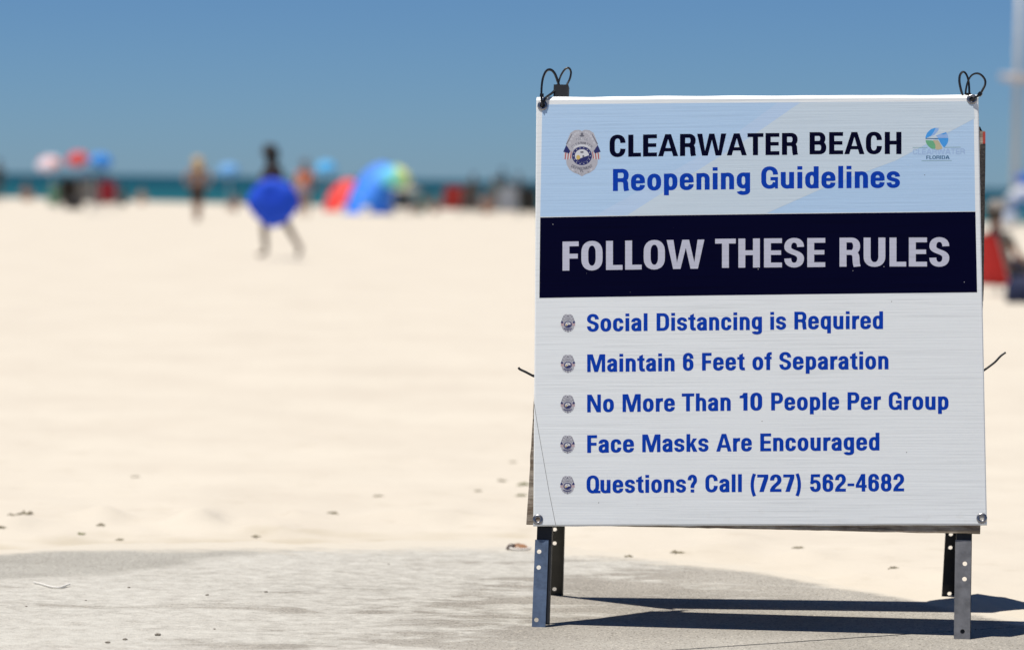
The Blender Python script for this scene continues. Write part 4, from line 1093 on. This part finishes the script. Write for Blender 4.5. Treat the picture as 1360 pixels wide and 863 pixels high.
GROUND_SIT = dict(pelvis=(0, 0, .11), waist=(0, -.05, .26), chest=(0, -.08, .44), neckb=(0, -.08, .58), neck=(0, -.07, .66), head=(0, -.05, .76), crown=(0, -.06, .85),
            sL=(-.17, -.08, .54), eL=(-.27, .02, .33), wL=(-.2, .22, .35), sR=(.17, -.08, .54), eR=(.27, .02, .33), wR=(.2, .22, .35),
            hL=(-.09, .04, .10), kL=(-.14, .40, .40), aL=(-.12, .62, .07), tL=(-.12, .75, .04), hR=(.09, .04, .10), kR=(.14, .40, .40), aR=(.12, .62, .07), tR=(.12, .75, .04))
def chair(loc, rz, col, label, frame=(0.25, .25, .26), s=1.0, group=None):
    """low folding beach chair: fabric sling seat and back, tube frame, arm rests, four legs"""
    r_ = empty('beach_chair', loc, label, 'beach chair', group, rz)
    fm = M_('chair_tube', frame, 0.4, 0.7); cm = M_('canvas_%02x%02x%02x' % tuple(int(c * 255) for c in col), col, .8, 0, .12, 12)
    def sling(pts, nm):
        m = MB(); w_ = .27 * s; P = arcpts(pts, 4)
        for d in (0, .012):
            for p in P:
                for x in (-w_, w_): m.v.append(Vector((x, p.y * s, (p.z + d) * s)))
        n_ = len(P)
        for i in range(n_ - 1): m.f += [[2 * i, 2 * i + 1, 2 * i + 3, 2 * i + 2], [2 * n_ + 2 * i, 2 * n_ + 2 * i + 2, 2 * n_ + 2 * i + 3, 2 * n_ + 2 * i + 1], [2 * i, 2 * i + 2, 2 * n_ + 2 * i + 2, 2 * n_ + 2 * i], [2 * i + 1, 2 * n_ + 2 * i + 1, 2 * n_ + 2 * i + 3, 2 * i + 3]]
        m.m = [0] * len(m.f); m.build(nm, cm, r_, True)
    sling([(0, -.14, .19), (0, .05, .16), (0, .3, .22)], 'seat'); sling([(0, -.16, .20), (0, -.26, .45), (0, -.42, .82)], 'backrest')
    for sx in (-1, 1):
        x = sx * .29 * s
        m = MB(); m.tube([(x, .3 * s, .21 * s), (x, -.15 * s, .19 * s), (x, -.43 * s, .84 * s)], .013 * s, 6); m.build('side_rail', fm, r_)
        m = MB(); m.tube([(x, .25 * s, .21 * s), (x, .29 * s, .0)], .012 * s, 6); m.build('leg', fm, r_)
        m = MB(); m.tube([(x, -.10 * s, .18 * s), (x, -.34 * s, .0)], .012 * s, 6); m.build('leg', fm, r_)
        m = MB(); m.box((sx * .31 * s, .0, .40 * s), (.05 * s, .42 * s, .02 * s)); m.build('armrest', fm, r_)
    return r_
def umbrella(px, base, top_px, rad_px, cols, label, tilt=(0, 0), drop=.45, n=8, group='beach umbrellas'):
    p = G(px, base); D = p.y; k = D / FPX; p.z = 0
    h = (base - top_px) * k * .97; r_ = rad_px * k
    root = empty('beach_umbrella', p, label, 'umbrella', group)
    m = MB(); m.tube([(0, 0, -.1), (0, 0, h * .55)], .02, 8); m.build('pole', M_('white_pole', (.6, .6, .6), .4), root)
    rot = Matrix.Rotation(tilt[0], 3, 'X') @ Matrix.Rotation(tilt[1], 3, 'Y')
    c = Vector((0, 0, h * .55)); tp = c + rot @ Vector((0, 0, h * .45))
    m = MB(); m.tube([c, tp + rot @ Vector((0, 0, .05))], .017, 8); m.build('upper_pole', M_('white_pole', (.6, .6, .6), .4), root)
    for i in range(n):
        a0, a1 = 2 * math.pi * i / n, 2 * math.pi * (i + 1) / n; m = MB(); ns, nr = 4, 6
        for d in (0, -.006):
            for j in range(nr + 1):
                t = j / nr
                for q in range(ns + 1):
                    a = a0 + (a1 - a0) * q / ns; rr = r_ * math.sin(t * 1.35) / math.sin(1.35) * (1 - .06 * t * math.sin(math.pi * q / ns))
                    m.v.append(tp + rot @ Vector((rr * math.cos(a), rr * math.sin(a), -r_ * drop * (1 - math.cos(t * 1.35)) / (1 - math.cos(1.35)) + d)))
        w1 = ns + 1; tot = (nr + 1) * w1
        for j in range(nr):
            for q in range(ns):
                f = [j * w1 + q, j * w1 + q + 1, (j + 1) * w1 + q + 1, (j + 1) * w1 + q]; m.f.append(f[::-1]); m.f.append([tot + x for x in f])
        m.m = [0] * len(m.f)
        cc = cols[i % len(cols)]
        m.build('canopy_panel', M_('umbrella_%02x%02x%02x' % tuple(int(x * 255) for x in cc), cc, .7, 0, .06, 10), root, True)
    for i in range(n):
        a = 2 * math.pi * i / n; m = MB(); m.tube([tp + rot @ Vector((0, 0, -.03)), tp + rot @ Vector((.8 * r_ * math.cos(a), .8 * r_ * math.sin(a), -r_ * drop * .55 - .02))], .006, 5); m.build('rib', M_('chair_tube', (0.25, .25, .26), .4, .7), root)
    return root
def tent(px, base, w_px, h_px, col, label, rz=0.0, lean=0.0, patch=None):
    """pop-up sun shelter: arched fabric shell open at one side, floor, door flap, two poles"""
    p = G(px, base); p.z = 0; k = p.y / FPX; W = w_px * k; H = h_px * k
    root = empty('beach_tent', p, label, 'tent', None, rz); mt = M_('tent_%02x%02x%02x' % tuple(int(x * 255) for x in col), col, .65, 0, .08, 6)
    m = MB(); n1, n2 = 16, 10
    for d in (0, .01):
        for i in range(n1 + 1):
            a = math.pi * i / n1
            for j in range(n2 + 1):
                t = j / n2; sc = math.cos(t * 1.5) ** .6
                m.v.append(Vector((-math.cos(a) * W / 2 * (sc - d / W * 2) + lean * H * math.sin(a) * sc, -W * .35 + t * W * .7, math.sin(a) ** .8 * (H - d) * sc)))
    w1 = n2 + 1; tot = (n1 + 1) * w1
    for i in range(n1):
        for j in range(n2):
            f = [i * w1 + j, i * w1 + j + 1, (i + 1) * w1 + j + 1, (i + 1) * w1 + j]; m.f += [f, [tot + x for x in f[::-1]]]
    m.m = [0] * len(m.f); m.build('shell', mt, root, True)
    for j in (0, n2 // 2):
        m2 = MB(); t = j / n2; sc = math.cos(t * 1.5) ** .6
        m2.tube([Vector((-math.cos(math.pi * i / 16) * W / 2 * sc * 1.01 + lean * H * math.sin(math.pi * i / 16) * sc, -W * .352 + t * W * .7, math.sin(math.pi * i / 16) ** .8 * H * sc * 1.01)) for i in range(17)], .012, 6)
        m2.build('pole', M_('chair_tube', (0.25, .25, .26), .4, .7), root)
    m = MB(); m.box((0, 0, .012), (W * .95, W * .66, .02)); m.build('floor', mt, root)
    if patch:
        m = MB(); m.lathe([(0, 0), (W * .13, -.02), (W * .16, -.06)], 16, (patch[0] * W, W * .18, patch[1] * H * 1.55), Matrix.Rotation(R(-38), 3, 'X'))
        m.build('window_flap', M_('tent_white', (.62, .66, .72), .6), root)
    return root
def cooler(px, base, w_, h_, col, label, nm='cooler_box', cat='cooler', lidc=(.6, .6, .6)):
    p = G(px, base); p.z = 0; root = empty(nm, p, label, cat)
    bm_ = M_('box_%02x%02x%02x' % tuple(int(x * 255) for x in col), col, .5)
    m = MB(); m.box((0, 0, h_ * .42), (w_, w_ * .6, h_ * .84)); o = m.build('body', bm_, root); b_ = o.modifiers.new('bevel', 'BEVEL'); b_.width = .02; b_.segments = 2
    m = MB(); m.box((0, 0, h_ * .92), (w_ * 1.03, w_ * .64, h_ * .14)); o = m.build('lid', M_('lid_%02x%02x%02x' % tuple(int(x * 255) for x in lidc), lidc, .5), root); b_ = o.modifiers.new('bevel', 'BEVEL'); b_.width = .015; b_.segments = 2
    m = MB(); m.tube(arcpts([(-w_ * .54, 0, h_ * .6), (-w_ * .5, -w_ * .36, h_ * .75), (w_ * .5, -w_ * .36, h_ * .75), (w_ * .54, 0, h_ * .6)], 4), .012, 6); m.build('handle', M_('chair_tube', (0.25, .25, .26), .4, .7), root)
    return root
def mpp(px, base): return G(px, base).y / FPX

# walking woman holding a blue float
walk = dict(pelvis=(0, 0, .93), waist=(0, .02, 1.08), chest=(0, .05, 1.26), neckb=(0, .08, 1.40), neck=(0, .11, 1.48), head=(0, .15, 1.58), crown=(0, .16, 1.67),
            sL=(-.16, .06, 1.36), eL=(-.26, .10, 1.10), wL=(-.30, .20, .90), sR=(.16, .06, 1.36), eR=(.25, .12, 1.12), wR=(.30, .22, .92),
            kL=(-.10, .14, .50), aL=(-.10, .10, .08), tL=(-.10, .25, .04), kR=(.10, -.12, .50), aR=(.10, -.36, .14), tR=(.10, -.30, .03))
root, J, s = person(366, 346, 1.68, R(62), 'dark haired person mid-stride on the open sand carrying a big blue float', 'dark', (0.012, .011, .012), .20, (0.025, 0.02, 0.025), (0.02, 0.02, 0.03), walk, hairbig=1.2, wide=1.1)
# legs are lighter, sandy skin below the float
kx = mpp(363, 345)
fp = AT(363, 269.5, root.location.y - .33)
fl = empty('inflatable_float', fp, 'large royal blue float held in front of the walking dark haired person', 'float')
m = MB()
NA, NB = 40, 12
for j in range(NB + 1):
    b = -math.pi / 2 + math.pi * j / NB
    for i in range(NA):
        a = 2 * math.pi * i / NA; c, s_ = math.cos(a), math.sin(a)
        rx = 34.5 * kx; rz_ = 32 * kx
        if s_ < 0: rx_e = rx * (1 - .34 * (-s_) ** 1.2)
        else: rx_e = rx * (1 - .10 * s_ ** 1.5)
        rr = math.cos(b) ** .55 * (1 + .012 * math.cos(a * 10))
        m.v.append(Vector((c * rx_e * rr, math.sin(b) * .09 + .02 * math.cos(a * 5) * math.cos(b), s_ * rz_ * rr)))
for j in range(NB):
    for i in range(NA): i2 = (i + 1) % NA; m.f.append([j * NA + i, j * NA + i2, (j + 1) * NA + i2, (j + 1) * NA + i])
m.m = [0] * len(m.f)
FB = M_('float_blue', (0.002, 0.075, 0.72), .7, 0, .08, 6)
m.build('float_body', FB, fl, True)
m = MB(); m.tube([Vector((33 * kx * math.cos(2 * math.pi * i / 32) * (1 - .10 * math.sin(2 * math.pi * i / 32) ** 1.5 if math.sin(2 * math.pi * i / 32) > 0 else 1 - .34 * abs(math.sin(2 * math.pi * i / 32)) ** 1.2), 0, 31 * kx * math.sin(2 * math.pi * i / 32))) for i in range(33)], .018, 6); m.build('rim', M_('float_navy', (0.003, 0.05, 0.5), .6), fl, True)
m = MB(); m.tube([(-.1, -.10, .04), (0, -.13, .04), (.1, -.10, .04)], .012, 6); m.build('handle', FB, fl)

# blond woman standing
person(262, 294, 1.72, R(8), 'blond person in a black swimsuit bottom standing on the sand with back turned', 'tan', (0.55, .36, .14), .22, None, (0.003, 0.003, 0.005),
       dict(eL=(-.28, -.05, 1.16), wL=(-.20, .10, .98), eR=(.28, -.05, 1.16), wR=(.20, .10, .98), kL=(-.05, .02, .5), aL=(-.03, -.02, .08), tL=(-.04, .12, .03), kR=(.05, .02, .5), aR=(.03, -.02, .08), tR=(.04, .12, .03)), bottom_len=.78, hairbig=1.3, wide=1.3)
# man in an orange shirt
person(404, 288, 1.76, R(150), 'person in an orange shirt and grey shorts standing behind the blue float', 'tan', (0.05, .04, .035), 0, (0.95, 0.26, 0.11), (0.26, 0.27, 0.38), hat=(0.12, .14, .17), wide=1.35)
person(398, 281, 1.45, R(180), 'pale shirted person close behind the one in orange', 'fair', (0.2, .12, .06), .05, (0.80, 0.66, 0.52), (0.5, 0.42, 0.3), wide=1.3)
# people far off by the water
person(35, 268, 1.7, R(200), 'tanned person sitting on the sand near the water at the far left', 'tan', (0.1, .06, .04), .05, None, (0.4, 0.22, 0.1), GROUND_SIT)
person(-3, 270, 1.75, R(180), 'dark clad person standing at the left frame edge near the water', 'dark', (0.02, .02, .02), 0, (0.03, 0.03, 0.02), (0.03, 0.03, 0.02))
person(188, 272, 1.4, R(190), 'small person in a pale yellow top sitting near the water left of the blond one', 'fair', (0.12, .1, .06), .04, (0.42, 0.36, 0.2), (0.45, 0.2, 0.16), GROUND_SIT)
person(312, 281, 1.3, R(160), 'small person in a reddish top squatting between the blond one and the blue float', 'tan', (0.08, .05, .04), .03, (0.30, 0.10, 0.10), (0.16, 0.1, 0.1), GROUND_SIT)
# group under the umbrellas, far left
umbrella(69, 276, 203, 17, [(.72, .62, .68), (.72, .62, .68), (.72, .62, .68), (.75, .25, .14)], 'white beach umbrella with an orange side, leftmost of all', (R(35), R(-8)), .55)
umbrella(107, 273, 196, 15, [(.62, .055, .05)], 'red beach umbrella standing between the white and the blue one at far left', (R(38), R(-6)), .6)
umbrella(131, 276, 198, 15, [(.015, .24, .72), (.02, .27, .80), (.01, .15, .45)], 'deep blue beach umbrella right beside the red one at far left', (R(36), R(10)), .6)
umbrella(122, 284, 222, 27, [(.02, .10, .16), (.02, .07, .13)], 'low dark teal canopy standing for the shaded underside of the red and blue pair', (R(-6), R(0)), .5)  # extra canopy added; its dark colour stands for the pair's shaded underside
p = G(90, 276); chair(p, R(10), (0.018, 0.014, 0.010), 'black beach chair under the far left umbrellas', s=1.2)
person(90, 276, 1.75, R(10), 'person in black seated in the black chair under the far left umbrellas', 'dark', (0.01, .01, .01), .05, (0.014, 0.012, 0.01), (0.012, 0.012, 0.012), SEAT, at=G(90, 276) + Vector((0, -.05, .06)))
p = G(118, 275); chair(p, R(-12), (0.16, 0.155, 0.15), 'grey beach chair between the black and the crimson ones', s=1.15)
person(118, 275, 1.6, R(-12), 'person in grey seated in the grey chair under the blue umbrella', 'tan', (0.05, .05, .05), 0, (0.13, 0.13, 0.135), (0.10, 0.10, 0.11), SEAT, at=G(118, 275) + Vector((0, -.05, .06)))
p = G(142, 277); chair(p, R(8), (0.30, 0.012, 0.028), 'crimson beach chair at the right end of the far left group', s=1.15)
person(142, 277, 1.7, R(8), 'person in a dark top seated in the crimson chair', 'dark', (0.02, .015, .02), .04, (0.05, 0.03, 0.06), (0.22, 0.01, 0.03), SEAT, at=G(142, 277) + Vector((0, -.05, .06)))
person(104, 272, 1.7, R(20), 'person in black sitting on the sand between the black and the grey chair', 'dark', (0.01, .01, .01), .05, (0.014, 0.012, 0.012), (0.02, 0.02, 0.02), GROUND_SIT)
person(128, 272, 1.7, R(-20), 'person in dark blue sitting on the sand between the grey and the crimson chair', 'dark', (0.01, .01, .01), .05, (0.012, 0.02, 0.04), (0.02, 0.02, 0.02), GROUND_SIT)
cooler(72, 273, .42, .75, (0.05, 0.26, 0.11), 'upright green box below the white umbrella', 'storage_box', 'box', (0.06, .30, .13))
cooler(98, 278, .62, .40, (0.03, 0.025, 0.02), 'black cooler box in front of the black chair', 'cooler_box', 'cooler', (0.02, .02, .02))
# light blue umbrellas
umbrella(304, 276, 214, 14, [(.13, .36, .70)], 'pale blue umbrella by the water right of the blond person', (R(30), 0), .6)
umbrella(433, 284, 209, 14, [(.07, .42, .80)], 'bright sky blue umbrella right of the person in orange', (R(32), 0), .65)
# tents and the rainbow umbrella
tent(452, 281, 44, 43, (0.90, 0.05, 0.035), 'red pop-up beach tent left of the blue tent', R(190), -.32)
tent(487, 284, 64, 68, (0.04, 0.26, 0.95), 'large blue beach tent leaning right with a pale window', R(176), -.28, (.02, .24))
umbrella(522, 286, 217, 24, [(.70, .72, .22), (.45, .72, .30), (.12, .55, .60), (.10, .45, .85), (.12, .50, .90), (.14, .62, .66), (.30, .72, .36), (.72, .74, .24)], 'multicoloured green and light blue umbrella above the blue tent', (R(30), R(4)), .75)
umbrella(540, 285, 246, 19, [(.40, .34, .26), (.30, .30, .26)], 'small beige umbrella edge below the multicoloured one', (R(5), 0), .3)
p = G(536, 283); chair(p, R(0), (0.02, 0.035, 0.045), 'dark chair in the shade of the multicoloured umbrella', s=1.1)
person(536, 283, 1.7, R(0), 'person in dark clothes seated under the multicoloured umbrella', 'dark', (0.02, .02, .02), 0, (0.015, 0.04, 0.05), (0.03, 0.04, 0.05), SEAT, at=G(536, 283) + Vector((0, -.05, .06)))
# group left of the sign
person(628, 283, 1.45, R(160), 'dark haired person in a deep teal top standing behind the brown chair', 'dark', (0.02, .02, .02), .05, (0.03, 0.07, 0.07), (0.10, 0.05, 0.04))
person(657, 284, 1.35, R(200), 'small person in a green grey top standing beside the pale chair', 'tan', (0.05, .04, .03), .03, (0.12, 0.24, 0.22), (0.20, 0.10, 0.08))
person(688, 284, 1.5, R(180), 'person in a dark blue grey top standing between the pale and the black chair', 'dark', (0.02, .02, .02), .03, (0.05, 0.08, 0.10), (0.04, 0.05, 0.06))
person(560, 285, 1.7, R(30), 'person in pale green sitting on the sand right of the multicoloured umbrella', 'tan', (0.05, .04, .03), .03, (0.16, 0.26, 0.20), (0.10, 0.12, 0.12), GROUND_SIT)
person(162, 274, 1.6, R(0), 'dark haired person in teal sitting on the sand right of the crimson chair', 'dark', (0.02, .02, .02), .05, (0.03, 0.09, 0.11), (0.03, 0.04, 0.05), GROUND_SIT)
p = G(598, 285); chair(p, R(15), (0.42, 0.03, 0.025), 'red beach chair between the blue tent and the sign', s=1.2)
person(622, 285, 1.7, R(5), 'person in a dull brown top sitting right of the red chair', 'tan', (0.06, .05, .04), .04, (0.13, 0.12, 0.11), (0.18, 0.1, 0.08), SEAT, at=G(622, 285) + Vector((0, -.05, .06)))
person(577, 284, 1.4, R(185), 'tanned person sitting on the sand left of the red chair', 'tan', (0.12, .1, .06), .04, (0.2, 0.24, 0.2), (0.25, 0.15, 0.1), GROUND_SIT)
p = G(622, 285); chair(p, R(5), (0.10, 0.085, 0.08), 'brown beach chair right of the red one', s=1.2)
person(646, 285, 1.7, R(180), 'shirtless person sitting on the sand between the brown and the white chair', 'tan', (0.06, .08, .07), .0, None, (0.28, 0.16, 0.12), GROUND_SIT)
p = G(674, 287); chair(p, R(0), (0.36, 0.40, 0.47), 'pale grey beach chair just left of the sign', s=1.2)
person(674, 287, 1.7, R(0), 'person in a pale grey shirt in the pale chair by the sign', 'fair', (0.2, .18, .15), .0, (0.34, 0.37, 0.44), (0.3, 0.34, 0.42), SEAT, at=G(674, 287) + Vector((0, -.05, .06)))
person(667, 274, 1.80, R(180), 'dark figure standing at the water behind the pale chair', 'dark', (0.02, .03, .03), 0, (0.03, 0.07, 0.08), (0.03, 0.08, 0.1))
p = G(703, 289); chair(p, R(-8), (0.012, 0.012, 0.012), 'black beach chair half hidden by the left edge of the sign', s=1.15)
person(703, 289, 1.7, R(-8), 'person in black seated half hidden by the left edge of the sign', 'dark', (0.01, .01, .01), .05, (0.014, 0.013, 0.012), (0.01, 0.01, 0.012), SEAT, at=G(703, 289) + Vector((0, -.05, .06)))
# right of the sign: sunbather in a red chair
rp = G(1329, 396); chair(rp, R(-48), (0.55, 0.02, 0.018), 'bright red beach chair standing right behind the sign on the right', s=.84)
REC = dict(SEAT)
person(1345, 400, 1.66, R(-48), 'person in grey shirt and navy trousers in the red chair beside the sign', 'tan', (0.06, .05, .04), .03, (0.17, 0.17, 0.14), (0.008, 0.012, 0.04), REC, bottom_len=.95, hat=(0.28, .25, .22), at=Vector((rp.x + .03, rp.y, .02)))
p = G(1364, 406); bag = empty('beach_bag', p, 'navy beach bag on the sand at the right frame edge', 'bag')
m = MB(); m.lathe([(0, 0.0), (.19, .0), (.23, .06), (.22, .22), (.15, .30), (.13, .31)], 18); m.build('body', M_('bag_navy', (0.006, .012, .05), .8), bag, True)
m = MB(); m.tube(arcpts([(-.13, 0, .28), (-.08, 0, .42), (.08, 0, .42), (.13, 0, .28)], 5), .012, 6); m.build('handle', M_('bag_dark', (0.02, .01, .012), .8), bag)

# sailing boat pulled up on the beach at the right frame edge
bp = G(1368, 302); bp.z = 0; k = bp.y / FPX
boat = empty('sailing_boat', bp, 'small sailing boat pulled up on the beach, mast at the right frame edge', 'boat')
for sx, mtc in ((-1, (.55, .60, .68)), (1, (.03, .10, .5))):
    m = MB(); P = [(sx * .9 + .15, -1.9, .42), (sx * .9 + .15, -1.5, .25), (sx * .9 + .15, -.2, .22), (sx * .9 + .15, 1.6, .25), (sx * .9 + .15, 2.2, .40)]
    m.tube(P, [.05, .2, .24, .2, .08], 12); m.build('hull', M_('hull_%d' % sx, mtc, .3), boat, True)
m = MB(); m.box((.15, 0, .5), (1.75, 2.0, .06)); m.build('trampoline', M_('tramp_blue', (.06, .16, .5), .8), boat)
m = MB(); m.tube([(-.5, 0, .5), (-.48, 0, 8.2)], [.12, .09], 12); m.build('mast', M_('mast_beige', (.52, .51, .48), .5), boat, True)
m = MB(); m.tube([(-1.05, 0, 4.75), (-.4, 0, 4.70), (.8, 0, 4.60)], [.10, .15, .10], 10); m.build('spreader', M_('spar_pinkish', (.46, .42, .41), .6), boat, True)
m = MB(); m.tube([(-.5, 0, 1.5), (.2, .05, 1.55), (1.8, .1, 1.65)], [.17, .24, .15], 10); m.build('furled_sail', M_('sail_blue', (.03, .16, .62), .7), boat, True)
m = MB(); m.tube([(-.75, -.1, .75), (-.3, -.12, 1.1), (.9, -.1, .95)], [.18, .26, .18], 10); m.build('sail_bag', M_('sail_white', (.62, .66, .72), .7), boat, True)
